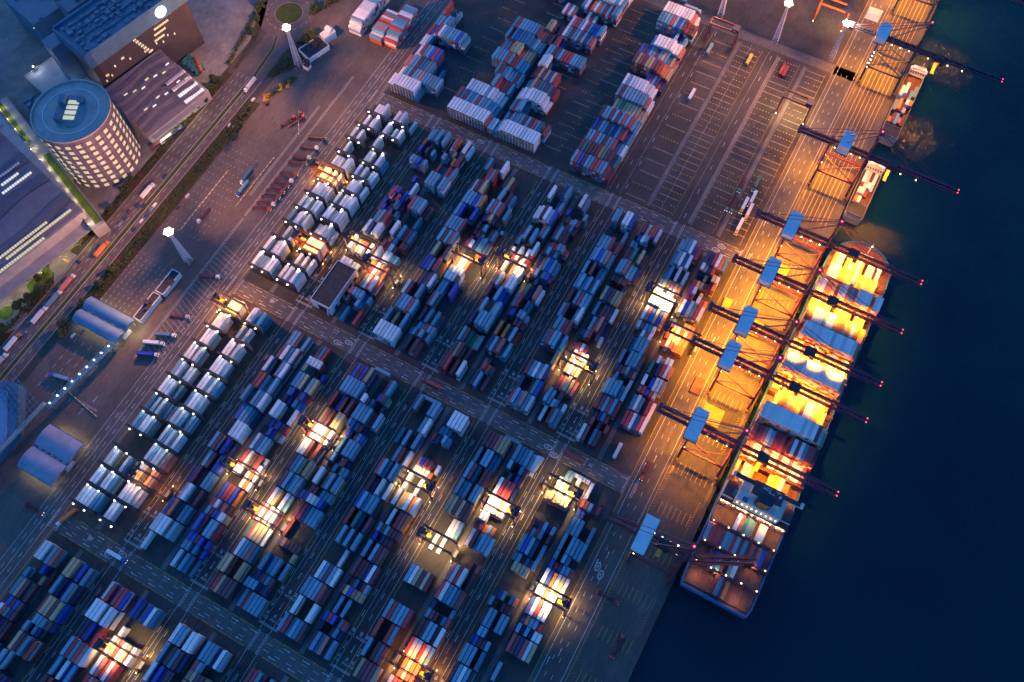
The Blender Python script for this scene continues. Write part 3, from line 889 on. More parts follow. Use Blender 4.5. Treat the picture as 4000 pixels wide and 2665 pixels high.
CX = Matrix.Rotation(HEAD, 3, 'Z') @ Matrix.Rotation(TILT, 3, 'X') @ Matrix.Rotation(ROLL, 3, 'Z')
def project(x, y, z):
    v = CX.transposed() @ Vector((x, y, z-HCAM)); return 2000+FPX*v.x/-v.z, 1332.5-FPX*v.y/-v.z, -v.z
def infr(x, y, z, pad=0):
    px, py, d = project(x, y, z); return -pad < px < 4000+pad and -pad < py < 2665+pad
recs = [r for r in recs if infr(r[0], r[1]+(0 if r[3] == 'X' else 6), r[2], 60)]
def weight(r):
    d = project(r[0], r[1], r[2]+2.6)[2]
    L = 6.06 if r[3] == 'T' else 12.19
    return L/d**2*(1 + .02*r[2])
reef = [r for r in recs if r[7] and r[5] and r[4] == 'R']
dry = [r for r in recs if r[7] and r[5] and r[4] != 'R']
loose = [r for r in dry if r[6] == 'loose']; dry = [r for r in dry if r[6] != 'loose']
dry.sort(key=weight, reverse=True); reef.sort(key=weight, reverse=True)
singles = reef[:300] + loose + dry[:300]
ids = set(id(r) for r in singles)
used = {}
for r in singles:
    x, y, z, kd, code, lab, fam, top = r
    me = container_mesh(code, 'F' if kd == 'X' else kd)
    o = put('refrigerated_container' if code == 'R' else 'shipping_container', me, None, (x, y, z), -PI/2 if kd == 'X' else 0)
    c, bay, blk = lab
    if fam == 'loose': s = '%s long container %s' % (CNAME[code], bay)
    elif fam == 'ship': s = '%s container %s from the quay, %s of the %s' % (CNAME[code], ORD[c+1], bay, blk)
    elif code == 'R': s = 'white refrigerated container %s across, %s, %s' % (ORD[c+1], bay, blk)
    elif fam == 'yard': s = '%s %s container %s across, %s, %s' % ('short' if kd == 'T' else 'long', CNAME[code], ORD[c+1], bay, blk)
    else: s = 'long %s container %s across, %s, %s' % (CNAME[code], ORD[c+1], bay, blk)
    s = s.replace(' bay up offset', ' bay up').replace("'s near half", ' near half').replace("'s far half", ' far half')
    if len(s.split()) > 16: s = s.replace(' pair\'s', '').replace('long ', '', 1).replace(' counting from its steps,', '').replace(' near the roundabout', '').replace(' of the', '')
    s = ' '.join(s.split()[:16])
    tag(o, s, 'container', {'ship': 'containers stowed on the large ship', 'loose': 'single containers standing apart'}.get(fam, 'refrigerated containers in the stacks' if code == 'R' else 'dry containers stacked in the yard'))
# everything further off and every lower tier: one object
V = []; F = []; MI = []; SH = []; slots = []; nv = 0
order = list(PAL)
allm = []
for c in order: allm.append(container_mat(c))
base = len(allm); allm += [M_grille, M_fan, M_ink, M_sq]
cache = {}
for r in recs:
    if id(r) in ids: continue
    x, y, z, kd, code = r[:5]; key = (code, 'T' if kd == 'T' else 'F')
    if key not in cache:
        container_mesh(*key); b = SHAPES[key][1]
        cache[key] = (np.array(b.v), b.f, [order.index(code) if m == 0 else base+m-1 for m in b.m])
    va, fa, ma = cache[key]
    if kd == 'X': va = np.stack([va[:, 1], -va[:, 0], va[:, 2]], 1)
    V.append(va + (x, y, z)); F += [tuple(i+nv for i in f) for f in fa]; nv += len(va); MI += ma; SH += [random.random()]*len(ma)
me = bpy.data.meshes.new('stacked_containers'); me.from_pydata(np.concatenate(V).tolist(), [], F)
for m in allm: me.materials.append(m)
me.polygons.foreach_set('material_index', MI)
at = me.attributes.new('shade', 'FLOAT', 'FACE'); at.data.foreach_set('value', SH); me.update()
o = put('stacked_containers', me); tag(o, 'farther and lower containers of many colours filling the stacks of the terminal', 'containers', kind='stuff')
print('containers', len(recs), 'single', len(singles), 'reef', len(reef), 'dry', len(dry), 'faces', len(F))
# ------------------------------------------------------------------ cranes, racks, light masts
SOD = (1.0, .33, .015); WARM = (1.0, .60, .22); COOL = (1.0, .93, .78); HOT = (1., .45, .12)
M_red = mat('dark_red_crane_paint', (.16, .035, .05), .5, dirt=.4, scale=.5)
M_purple = mat('maroon_crane_paint', (.13, .03, .07), .5, dirt=.35, scale=.4)
M_navyc = mat('navy_crane_paint', (.02, .03, .07), .5, dirt=.3, scale=.4)
M_orng = mat('orange_crane_paint', (.55, .13, .025), .5, dirt=.3, scale=.5)
M_pinkc = mat('rust_pink_crane_paint', (.40, .17, .12), .55, dirt=.4, scale=.5)
M_roof = mat('pale_blue_roof_sheet', (.60, .70, .78), .45, dirt=.15, scale=.3)
M_wallw = mat('white_house_wall', (.74, .74, .74), .6, dirt=.2, scale=.5)
M_dark = mat('dark_steel', (.035, .035, .045), .5, dirt=.3)
M_tyre = mat('black_tyre_rubber', (.02, .02, .02), .9, dirt=.1)
M_glass = mat('dark_cab_glass', (.02, .03, .05), .1, dirt=0.)
M_grey = mat('grey_steel', (.28, .29, .31), .5, dirt=.35)
M_zinc = mat('galvanised_lattice', (.62, .62, .66), .45, dirt=.2)
def glow(name, col, s): return mat(name, (.8, .8, .8), .5, dirt=0., emit=col, es=s)
G_sod = glow('sodium_lamp_glow', (1., .62, .18), 4); G_warm = glow('warm_lamp_glow', (1., .80, .48), 2); G_cool = glow('white_lamp_glow', (.95, 1., .86), 1.6)
G_red = glow('red_beacon_glow', (1., .02, .03), 2); G_tail = glow('tail_lamp_glow', (1., .03, .02), .9); G_head = glow('headlamp_glow', (1., .93, .75), 1.2)
def bulb(x, y, z, m, r=.45, parent=None, name='floodlight'):
    b = MB(); b.box(x-r, x+r, y-r, y+r, z, z+r*.7); return b.build(name, m, parent)

# ---- rubber tyred gantry
def rtg(kind):
    main, leg = {'maroon': (M_purple, M_pinkc), 'orange': (M_orng, M_orng), 'dark': (M_navyc, M_pinkc), 'red': (M_red, M_red)}[kind]
    t = thing('gantry_crane', '', 'gantry crane')
    hx, hy, H = 12.2, 3.6, 20.0
    for sy in (-1, 1):
        b = MB(); b.beam((-hx-.9, sy*hy, H), (hx+.9, sy*hy, H), .85, 1.3); b.beam((-hx-.9, sy*(hy+.9), H+.7), (hx+.9, sy*(hy+.9), H+.7), .12)
        b.beam((-hx-.9, sy*(hy+.9), H-.3), (hx+.9, sy*(hy+.9), H-.3), .5, .08)
        for k in range(14): b.beam((-hx+k*1.9, sy*(hy+.9), H-.3), (-hx+k*1.9, sy*(hy+.9), H+.7), .08)
        b.build('girder', main, t)
        b = MB()
        for k in range(5): b.box(-9.4+k*4.6, -8.8+k*4.6, sy*hy-.3, sy*hy+.3, H-.95, H-.62)
        b.build('floodlight', G_warm, t)
        for sx in (-1, 1):
            b = MB(); b.beam((sx*hx, sy*3.7, 1.6), (sx*hx, sy*3.7, H), .75, .75); b.beam((sx*hx, sy*3.7, H-3), (sx*(hx-2.6), sy*3.7, H-.2), .4); b.build('leg', leg, t)
            for q in (-1, 1):
                b = MB(); b.tube((sx*hx-.35, sy*3.7+q*1.0, .75), (sx*hx+.35, sy*3.7+q*1.0, .75), .75, n=12); b.build('wheel', M_tyre, t)
    for sx in (-1, 1):
        b = MB(); b.beam((sx*hx, -5.6, 1.7), (sx*hx, 5.6, 1.7), .8, 1.0); b.beam((sx*hx, -3.7, 9), (sx*hx, 3.7, 9), .4, .5); b.build('sill', main, t)
        for q in (-1, 1): bulb(sx*hx, q*5.9, 2.2, G_sod, .22, t, 'leg_lamp')
    b = MB(); b.box(-hx-1.6, -hx+2.6, -2.4, 2.4, H-.4, H+2.0); b.box(-hx-1.4, -hx+.6, -4.6, -2.6, H+.2, H+1.6); b.tube((-hx+1, -1.6, H+2.4), (-hx+1, 1.6, H+2.4), .7); b.build('trolley', M_navyc, t)
    b = MB(); b.box(-hx+2.6, -hx+4.3, -1.2, .8, H-3.2, H-.8); b.build('operator_cab', M_glass, t)
    b = MB(); b.box(-hx+1.0, -hx+7.1+.0, -6.05/6, -6.05/6+2.2, 15.6, 16.0)
    for q in (-1, 1): b.tube((-hx+2.+q, 0, 16), (-hx+2.+q, 0, H), .06, n=4)
    b.build('spreader', M_yel, t)
    b = MB(); b.box(hx-.1, hx+1.9, -2.6, 2.0, 2.3, 4.5); b.build('power_house', M_grey, t)
    for sy in (-1, 1):
        for x in (-5.5, 1.0, 7.0): pass
    return t
RTG = [(-333.0, 290.9, 'orange', 3, 'wide orange gantry over the upper reefer racks beside the parked trailers'), (-308.0, 229.7, 'orange', 3, 'gantry crane glowing orange at the lower end of the upper reefer racks'),
       (-274.4, 248.7, 'maroon', 2.2, 'upper gantry of the two crossing above the dark roofed workshop'), (-249.0, 237.2, 'maroon', 2.0, 'lower gantry with dark legs beside the workshop row'),
       (-194, 276.3, 'maroon', 2.6, 'pale legged gantry over red boxes in the third pair of the upper yard'), (-163, 289.7, 'maroon', 2.2, 'gantry over an almost empty bay in the fourth pair of the upper yard'),
       (-51, 315.2, 'dark', 5.2, 'gantry over blazing white boxes in the sixth pair near the quay'), (-26, 292.6, 'dark', 3.0, 'gantry at the quay edge of the upper yard beside an orange box row'),
       (-81.8, 237, 'dark', 3.4, 'gantry over salmon boxes in the fifth pair of the upper yard'), (-218.7, 106.9, 'maroon', 3.8, 'gantry over white boxes at the middle of the third pair, middle yard'),
       (-249.8, 57.8, 'dark', 2.6, 'upper left gantry of the second pair in the middle yard'), (-217.6, 40.2, 'maroon', 3.4, 'gantry over a lit white and pink bay in the middle yard'),
       (-139.4, 107.7, 'maroon', 2.8, 'gantry over four white short boxes in the fourth pair, middle yard'), (-106.5, 80, 'dark', 4.0, 'gantry over a bare lit floor in the fifth pair, middle yard'),
       (-81.5, 119.8, 'maroon', 3.2, 'gantry over white and pink boxes in the fifth pair, middle yard'), (-50, 150.1, 'dark', 4.4, 'gantry over yellow lit boxes near the top of the sixth pair, middle yard'),
       (-24.6, 83.5, 'dark', 4.6, 'gantry at the quay road above two painted speed roundels'), (-248, -76.2, 'maroon', 3.6, 'gantry in the bottom left corner over white and pink boxes'),
       (-80, 4.7, 'dark', 3.8, 'gantry at the bottom edge over orange and white boxes'), (-331.5, 157, 'dark', 3.2, 'gantry glowing orange at the upper end of the middle reefer racks'),
       (-302, 21, 'dark', 1.6, 'gantry with orange lit cab over the lower middle reefer racks')]
protos = {}
for i, (x, y, k, pw, lab) in enumerate(RTG):
    if k not in protos: o = protos[k] = rtg(k)
    else: o = copy_tree(protos[k])
    o.name = 'gantry_crane'; o.location = (x, y, 0)
    if i in (4, 8, 12, 14, 15, 16, 18): o.rotation_euler.z = PI
    tag(o, lab, 'gantry crane', 'rubber tyred gantries over the rows')
    # its own floodlights
    col = SOD if 'orange' in lab else WARM
    for sy in (-1, 1):
        for lx in (-7, 0, 7): lamp('SPOT', col, 500*pw, (lx, sy*3.6, 18.9), o, .35, 118, .55)
    lamp('POINT', HOT, 70*pw, (-13.5, -6.2, 3.2), o, .3); lamp('POINT', HOT, 70*pw, (13.5, 6.2, 3.2), o, .3)
def pad_gantry(x, y, w, d, H, m, lab, lit):
    t = thing('gantry_crane', lab, 'gantry crane', (x, y, 0), 0, 'wide gantries on the upper pads')
    for sy in (-1, 1):
        b = MB(); b.beam((-w, sy*d, H), (w, sy*d, H), .9, 1.3); b.build('girder', m, t)
        for sx in (-1, 1):
            b = MB(); b.beam((sx*w, sy*d, 1), (sx*w, sy*d, H), .9); b.build('leg', m, t)
    for sx in (-1, 1):
        b = MB(); b.beam((sx*w, -d-2, 1.6), (sx*w, d+2, 1.6), .9); b.beam((sx*w, -d, H-.3), (sx*w, d, H-.3), .8); b.build('sill', m, t)
    b = MB(); b.box(w-4.5, w+1.0, -d, d-1, H+.4, H+2.6); b.box(w-3, w-1, -d-2, -d, H+.2, H+2); b.build('trolley', M_navyc, t)
    if lit:
        for sx in (-7, 2, 8): lamp('SPOT', WARM, 1100*lit, (sx, 0, H-1.5), t, .4, 120, .5)
        for q in (-1, 1): bulb(w, q*(d+2.4), 1.5, G_sod, .3, t, 'leg_lamp'); bulb(-w, q*(d+2.4), 1.5, G_sod, .3, t, 'leg_lamp')
    return t
pad_gantry(-111.8, 574, 12.2, 3.8, 22, M_red, 'tall dark red gantry standing unlit at the top end of the empty pads', 0)
pad_gantry(-28.6, 531, 12.0, 4.0, 20, M_red, 'lit red gantry over yellow beams and white boxes on the right pad', 2.4)
pad_gantry(-36, 642, 13, 4.5, 20, M_orng, 'bright orange gantry beyond the top perimeter wall', 1.2)

# ---- ship to shore cranes
def quay_crane(m, boomup=False, house=(10.5, 17, 5.0), double=False):
    t = thing('quay_crane', '', 'quay crane'); XL, XW, hy, H = 9.4, 38.8, 9.2, 42.0
    for x in (XL, XW):
        for sy in (-1, 1):
            b = MB(); b.beam((x, sy*hy*1.25, 2.2), (x, sy*hy, 17), 1.5, 1.3); b.beam((x, sy*hy, 17), (x, sy*5.2, H+1), 1.2, 1.2); b.build('leg', m, t)
        b = MB(); b.beam((x, -14.2, 2.3), (x, 14.2, 2.3), 1.3, 1.7); b.build('sill_beam', m, t)
        for sy in (-1, 1):
            b = MB()
            for k in range(4): b.tube((x-.3, sy*(9.3+1.3*k), .5), (x+.3, sy*(9.3+1.3*k), .5), .5, n=10)
            b.build('bogie', M_dark, t)
        b = MB(); b.beam((x, -hy, 17), (x, hy, 17), 1.0, 1.4); b.beam((x, -5.4, H+.6), (x, 5.4, H+.6), 1.0, 1.2); b.build('portal_tie', m, t)
    for sy in (-1, 1):
        b = MB(); b.beam((XL, sy*hy, 17), (XW, sy*hy, 17), 1.1, 1.5); b.beam((XL, sy*hy*1.02, 18.6), (XW, sy*hy*1.02, 18.6), .1)
        b.beam((XL, sy*6.6, 33), (XW, sy*hy, 17.6), .7); b.beam((XW, sy*6.2, 35), (XL, sy*hy, 17.6), .5); b.build('side_frame', m, t)
        b = MB(); b.box(XL+8, XL+22, sy*hy-.35, sy*hy+.35, 15.9, 16.3); b.build('walkway', M_grey, t)
    b = MB()
    for q in ((-1.9, -1.1), (1.1, 1.9)): b.box(-16, XW+4, q[0], q[1], H-1.0, H+1.0)
    for k in range(19): b.box(-16+3.15*k, -15.5+3.15*k, -1.9, 1.9, H+.4, H+.8)
    for sy in (-1, 1): b.box(-14, XW+3, sy*2.9-.6, sy*2.9+.6, H+.2, H+.32); b.beam((-14, sy*3.5, H+1.3), (XW+3, sy*3.5, H+1.3), .1)
    b.box(-17, -14.5, -3.4, 3.4, H-.8, H+1.6); b.build('main_girder', m, t)
    b = MB(); R = 66.
    for q in ((-1.9, -1.1), (1.1, 1.9)): b.box(0, R, q[0], q[1], -1, 1)
    for k in range(22): b.box(3.1*k, 3.1*k+.5, -1.9, 1.9, .2, .7)
    for sy in (-1, 1): b.box(1, R-8, sy*2.8-.55, sy*2.8+.55, .2, .32); b.beam((1, sy*3.35, 1.2), (R-8, sy*3.35, 1.2), .1)
    o = b.build('boom', m, t, (XW+4, 0, H))
    if boomup: o.rotation_euler = (0, -math.radians(66), 0)
    apex = (XW+.5, 0, 71)
    b = MB()
    for sy in (-1, 1): b.beam((XW, sy*5.2, H+1), (apex[0], sy*1.6, apex[2]), 1.0); b.beam((XL+1, sy*5.0, H+1), (apex[0], sy*1.5, apex[2]-1), .6)
    b.box(apex[0]-1.6, apex[0]+1.6, -2.6, 2.6, 70, 71.8); b.beam((XW, -3.6, 55), (XW, 3.6, 55), .6); b.build('a_frame', m, t)
    b = MB()
    for sy in (-1, 1):
        b.beam((apex[0], sy*1.5, 71), (-13, sy*1.7, H+1), .32)
        if not boomup: b.beam((apex[0], sy*1.5, 71), (XW+32, sy*1.7, H+1), .28); b.beam((apex[0], sy*1.5, 71), (XW+62, sy*1.7, H+1), .28)
    b.build('stay', m, t)
    hx, hw, hh = house
    b = MB(); b.box(hx-4.3, hx+4.3, -hw/2-2+0, hw/2-0, H+1.6, H+1.6+hh, 0, 1)
    b.box(hx-4.5, hx+4.5, -hw/2-2.2, hw/2+.2, H+1.6+hh, H+1.9+hh, 1); b.box(hx-4.9, hx+4.9, -hw/2-2.6, hw/2+.6, H+1.2, H+1.5, 2)
    for k in range(1, 8): b.box(hx-4.4, hx+4.4, -hw/2-2+hw/8*k-.04, -hw/2-2+hw/8*k+.04, H+1.9+hh, H+1.94+hh, 1)
    b.build('machinery_house', [M_wallw, M_roof, m], t)
    tx = 58 if not boomup else 24
    b = MB(); b.box(tx-3.5, tx+3.5, -3.4, 3.4, H-1.2, H+1.9); b.box(tx-2, tx+2, -3.0, -1.2, H+1.9, H+2.8); b.build('trolley', M_dark, t)
    b = MB(); b.box(tx+1.5, tx+4.2, -3.6, -1.2, H-4.4, H-1.3); b.build('operator_cab', M_glass, t)
    b = MB(); b.box(tx-1.2, tx+1.2, -6.1, 6.1, 30, 30.5)
    for q in (-1, 1):
        for p in (-1, 1): b.tube((tx+q, p*2, 30.5), (tx+q, p*1.4, H-1), .06, n=4)
    b.build('spreader', M_yel, t)
    b = MB()
    for k in range(16): b.beam((XL-1.2, -hy-.6+ (k % 2)*3, 3+k*2.4), (XL-1.2, -hy+2.4-(k % 2)*3, 3+(k+1)*2.4), .5, .12)
    b.build('stair', M_grey, t)
    bulb(apex[0], 0, 71.9, G_red, .5, t, 'beacon'); 
    for x in ((XW+68, -1.5), (XW+68, 1.5)) if not boomup else (): bulb(x[0]+1.5, x[1], H+1.2, G_red, .3, t, 'beacon')
    for x in (14, 20, 27, 34): bulb(x, -2.6, H-1.9, G_sod, .35, t)
    for x in (50, 66, 78) if not boomup else (): bulb(x, -2.6, H-1.9, G_sod, .35, t)
    for y in (-8, 0, 8): bulb(XL+1.0, y, 15.6, G_sod, .3, t)
    return t
QC = [(602, M_navyc, 'navy quay crane at the top berth with a row of white lights down its leg', 1, (9.5, 15, 6)), (483.5, M_purple, 'maroon quay crane over the second small cargo ship with orange boom lamps', 1, (20, 13.5, 8.5)),
      (396.5, M_purple, 'uppermost of the row of cranes working the large ship, above its bow', 1.25, (10.5, 19, 5)), (353, M_purple, 'second crane working the large ship from its bow, red beacon bright', 1.5, (10.5, 19, 5)),
      (308.8, M_purple, 'third crane working the large ship from its bow', 1.5, (10.5, 19, 5)), (279.5, M_purple, 'fourth crane working the large ship, crowded against the third', 1.4, (10.5, 18, 5)),
      (223.2, M_purple, 'crane just ahead of the large ship\'s bridge, roof corner lit white', .8, (10.5, 20, 5)), (141.5, M_red, 'unlit dark red quay crane with its boom raised beside the ship\'s stern', 0, (11.3, 22, 5))]
qp = {}
QEXTRA = [(693, M_navyc, 'navy quay crane cut off by the top edge of the picture', .9, (9.5, 15, 6))]
for i, (y, m, lab, pw, house) in enumerate(QC + QEXTRA):
    up = lab.startswith('unlit'); key = (m.name, up, house)
    if key not in qp: o = qp[key] = quay_crane(m, up, house)
    else: o = copy_tree(qp[key])
    o.name = 'quay_crane'; o.location = (0, y, 0); tag(o, lab, 'quay crane', 'quay cranes along the berth')
    if i in (0,):
        for k in range(7):
            bulb(9.6, -9.5-k*.2, 8+k*4.4, G_cool, .42, o, 'leg_lamp')
    if up:
        for k in range(4): bulb(16+5.5*k, 3.6, 41.0+1.5, G_warm, .42, o, 'girder_lamp')
        continue
    for lx, k in ((14, 1.5), (22, 1.5), (31, 1.5), (50, 1.9), (64, 1.9), (80, 1.5)):
        if y > 440 and lx > 40: k *= .35
        lamp('SPOT', SOD, 11000*k*pw, (lx, 0, 40), o, .6, 128, .7)
    for ly in (-7, 7): lamp('SPOT', SOD, 6500*pw, (4.0, ly, 24.4), o, .4, 150, .7)

# ---- refrigerated racks
def rack():
    t = thing('reefer_rack', '', 'rack'); L = 18.0
    b = MB()
    for k in range(7):
        for y in (0, 1.3): b.beam((k*L/6, y, 0), (k*L/6, y, 14.2), .22)
    for lev in range(1, 6):
        z = 2.8*lev
        for y in (0, 1.3): b.beam((0, y, z), (L, y, z), .16)
        b.beam((0, -.05, z+1), (L, -.05, z+1), .08)
    b.build('frame', M_dark, t)
    b = MB()
    for lev in range(1, 6): b.box(0, L, 0, 1.3, 2.8*lev+.06, 2.8*lev+.12)
    for lev in range(5): b.beam((-.3+.8*(lev % 2), .6, 2.8*lev), (2.4-.8*(lev % 2), .6, 2.8*(lev+1)), .7, .1)
    b.box(-1.6, 0, 0, 1.3, 2.86, 2.92); b.box(-1.6, 0, 0, 1.3, 11.26, 11.32); b.build('walkway', M_dark, t)
    for x in (4.2, 13.6):
        b = MB(); b.beam((x, .2, 13.2), (x, -.9, 13.8), .16); b.box(x-.5, x+.5, -1.6, -.8, 13.6, 14.05, 1); b.build('lamp_head', [M_dark, G_cool], t)
    return t
rk = None
for st, y0, nm in (('N', 358.9, 'upper'), ('M', 151.6, 'middle')):
    for k in range(12):
        for side, x0 in (('left', -340.6), ('right', -317.4)):
            o = rk = rack() if rk is None else copy_tree(rk)
            o.name = 'reefer_rack'; o.location = (x0, y0-15.08*k, 0)
            tag(o, 'dark steel rack, %s down in the %s column of the %s reefer stacks' % (ORD[k+1], side, nm), 'rack', 'racks between the refrigerated stacks')
            for x in (4.2, 13.6): lamp('POINT', COOL, 42, (x, -1.7, 13.5), o, .3)

# ---- lattice light masts
def mast():
    t = thing('light_mast', '', 'light mast'); H = 43.; b = MB()
    def c(z): r = 2.4 - 1.75*z/H; return [(sx*r, sy*r, z) for sx, sy in ((-1, -1), (1, -1), (1, 1), (-1, 1))]
    zs = [0]; 
    while zs[-1] < H-1.2: zs.append(min(H, zs[-1] + max(1.5, 3.6*(1-.6*zs[-1]/H))))
    for z0, z1 in zip(zs, zs[1:]):
        a, d = c(z0), c(z1)
        for k in range(4):
            k2 = (k+1) % 4; b.beam(a[k], d[k], .26); b.beam(a[k], d[k2], .14); b.beam(a[k2], d[k], .14); b.beam(d[k], d[k2], .14)
    b.build('lattice_tower', M_zinc, t)
    b = MB(); b.box(-2.4, 2.4, -2.4, 2.4, H, H+.2); 
    for sx in (-1, 1): b.beam((sx*2.4, -2.4, H+1), (sx*2.4, 2.4, H+1), .1); b.beam((-2.4, sx*2.4, H+1), (2.4, sx*2.4, H+1), .1)
    b.build('head_frame', M_zinc, t)
    for k in range(6):
        a = 2*PI*k/6; b = MB(); x, y = 2.9*math.cos(a), 2.9*math.sin(a); b.box(x-.6, x+.6, y-.6, y+.6, H+.2, H+.9); b.build('floodlight', G_sod, t)
    return t
MASTS = [(-390.8, 177.3, 1.0, 'lattice light mast blazing orange beside the truck gate plaza'), (-426, 381, 1.0, 'lattice light mast beside the roundabout and the small white hut'),
         (-70, 599, .75, 'lattice light mast in the middle of the top perimeter strip'), (-20, 601, 1.0, 'rightmost lattice light mast, near the orange gantry'), (-124, 604, .35, 'lattice light mast above the tall dark red gantry')]
m0 = None
for x, y, pw, lab in MASTS:
    o = m0 = mast() if m0 is None else copy_tree(m0)
    o.name = 'light_mast'; o.location = (x, y, 0); tag(o, lab, 'light mast', 'lattice light masts')
    lamp('POINT', (1., .38, .15), 120000*pw, (0, 0, 46.0), o, 1.2)
# ------------------------------------------------------------------ ships
M_hullb = mat('blue_hull_paint', (.03, .16, .36), .5, dirt=.3, scale=.15)
M_deck = mat('red_brown_deck', (.20, .07, .05), .7, dirt=.5, scale=.25)
M_hatch = mat('hatch_cover_rust', (.17, .075, .055), .7, dirt=.5, scale=.2)
M_super = mat('white_superstructure', (.66, .62, .58), .6, dirt=.25, scale=.3)
M_maroond = mat('maroon_upper_deck', (.13, .045, .055), .6, dirt=.3)
M_pool = mat('teal_tank_top', (.03, .20, .22), .4)
M_funnel = mat('dark_funnel', (.02, .03, .05), .4)
def hull_outline(x0, x1, ys, yb, n=14, sharp=1.0):
    w = (x1-x0)/2; cx = (x0+x1)/2; L = w*1.15*sharp
    pts = [(x0+1.5, ys), (x1-1.5, ys), (x1, ys+6)]
    for k in range(n+1):
        a = PI*k/n; pts.append((cx + w*math.cos(a), yb-L + L*math.sin(a)**.85 if math.sin(a) > 0 else yb-L))
    pts.append((x0, ys+6)); return pts
t = thing('container_ship', 'very large container ship lit orange along the quay, dark stern at the bottom', 'ship', (68.3, 280, 0))
def L_(pts): return [(x-68.3, y-280) for x, y in pts]
out = hull_outline(44.4, 92.2, 131, 430); inn = hull_outline(45.4, 91.2, 132, 429)
b = MB(); n = len(out); lo = L_(hull_outline(46, 90.6, 134, 424)); hi = L_(out); z0, z1, z2 = -4.6, 8., 14.6
for k in range(n):
    k2 = (k+1) % n
    b.quad((*lo[k], z0), (*lo[k2], z0), (*hi[k2], z1), (*hi[k], z1)); b.quad((*hi[k], z1), (*hi[k2], z1), (*hi[k2], z2), (*hi[k], z2))
    i_ = L_(inn); b.quad((*hi[k], z2), (*hi[k2], z2), (*i_[k2], z2), (*i_[k], z2)); b.quad((*i_[k], z2), (*i_[k2], z2), (*i_[k2], 13.2), (*i_[k], 13.2))
b.build('hull', M_hullb, t)
b = MB(); b.ngon([(x, y, 13.2) for x, y in L_(inn)]); b.build('deck', M_deck, t)
b = MB()
for y in (134, 148.6, 163, 178, 211, 225, 239, 253.5, 267, 281, 295, 309, 323.5, 338, 352, 366.5, 381, 395.5):
    for k in range(6): b.box(-22.6+7.55*k, -22.6+7.55*k+7.3, y-280-.2, y-280+12.4, 13.2, 14.1)
b.build('hatch_cover', M_hatch, t)
for y in (147.2, 161.7, 176.4, 191.2, 224, 238, 252.3, 266.2, 280, 294, 308, 322.2, 336.8, 351, 365, 379.8, 394.2, 408.5):
    b = MB(); Y = y-280
    for lev in (0, 1, 2): b.box(-23, 23, Y-.45, Y+.45, 17+2.6*lev, 17.12+2.6*lev)
    for k in range(10): b.box(-23+5.1*k-.15, -23+5.1*k+.15, Y-.45, Y+.45, 13.2, 23.2)
    b.build('lashing_bridge', M_maroond, t)
    if y < 200:
        for k in range(5): bulb(-21+10.4*k, Y, 23.3, G_sod, .28, t, 'deck_lamp')
b = MB(); b.box(-23.4, 23.2, -88.5, -73, 13.2, 24, 0, 1); b.box(-15, 15, -87.5, -73.5, 24, 37, 0, 0); b.box(-9, 11, -83, -73.2, 37, 45, 0, 1)
b.box(-14, 8, -87, -80, 37, 37.6, 0); b.box(-23.2, -16, -86, -75, 24, 28, 0, 1); b.box(17, 23, -84, -75, 24, 27, 0, 1)
b.build('accommodation_block', [M_super, M_maroond], t)
for sx in (-1, 1):
    b = MB(); b.box(*sorted((sx*9, sx*23.6)), -77.2, -74.2, 43.4, 44.8, 0, 1); b.beam((sx*22, -75.7, 43.4), (sx*15, -75.7, 30), .7, .7, 0); b.box(*sorted((sx*21.8, sx*23.7)), -77.8, -73.8, 44.8, 45.6, 0, 0); b.build('bridge_wing', [M_super, M_dark], t)
b = MB(); po = [(1+5.2*math.copysign(abs(math.cos(a))**.6, math.cos(a)), -83.6+3.6*math.copysign(abs(math.sin(a))**.6, math.sin(a))) for a in [2*PI*k/20 for k in range(20)]]
b.prism(po, 37, 48.5); b.build('funnel', M_funnel, t)
b = MB(); b.box(-17.5, -12.2, -84, -79, 28.2, 28.7, 0); b.build('tank_top', M_pool, t)
b = MB(); b.box(-11.5, -8, -88, -84.4, 37.65, 37.9, 0); b.build('tank_top', M_hullb, t)
v, f = text_mesh('ZIM', 3.4, 0, 2); b = MB()
for p in f: b.ngon([(-v[i][0]-.5, -v[i][1]-75.6, 45.03) for i in p])
b.box(1.0, 5.0, -77.9, -77.5, 45.2, 45.5); b.build('lettering', M_wallw, t)
b = MB(); b.tube((6.5, -76, 45), (6.5, -76, 49), .3); b.beam((4.5, -76, 48), (8.5, -76, 48), .3); b.tube((8.6, -77.5, 45), (8.6, -77.5, 46.5), .9); b.build('radar_mast', M_super, t)
b = MB(); b.beam((2, 143, 13), (2, 143, 26), .7); b.beam((-.6, 143, 20), (4.6, 143, 20), .3); b.box(-3, 7, 137, 140, 13.2, 15.2); b.build('foremast', M_super, t); bulb(2, 142, 24, G_warm, .4, t)
for k in range(11): bulb(-22+4.3*k, -88.9, 23.0, G_sod, .33, t, 'deck_lamp')
for k in range(9): bulb(-13+3.3*k, -88.0, 31, G_warm, .26, t, 'deck_lamp')
for x in (-18, -6, 6, 18): lamp('SPOT', HOT, 1100, (x, -90, 25), t, .4, 140, .6)
for x, y in ((-16, -140), (12, -143), (-6, -132), (14, -118), (-20, -104)): lamp('POINT', (1., .42, .13), 320, (x, y, 19), t, .3)
for y in (-68, -40, 0, 40, 80, 118): 
    for x in (-18, 0, 18): lamp('POINT', SOD, 350, (x, y-1.6, 21), t, .3)

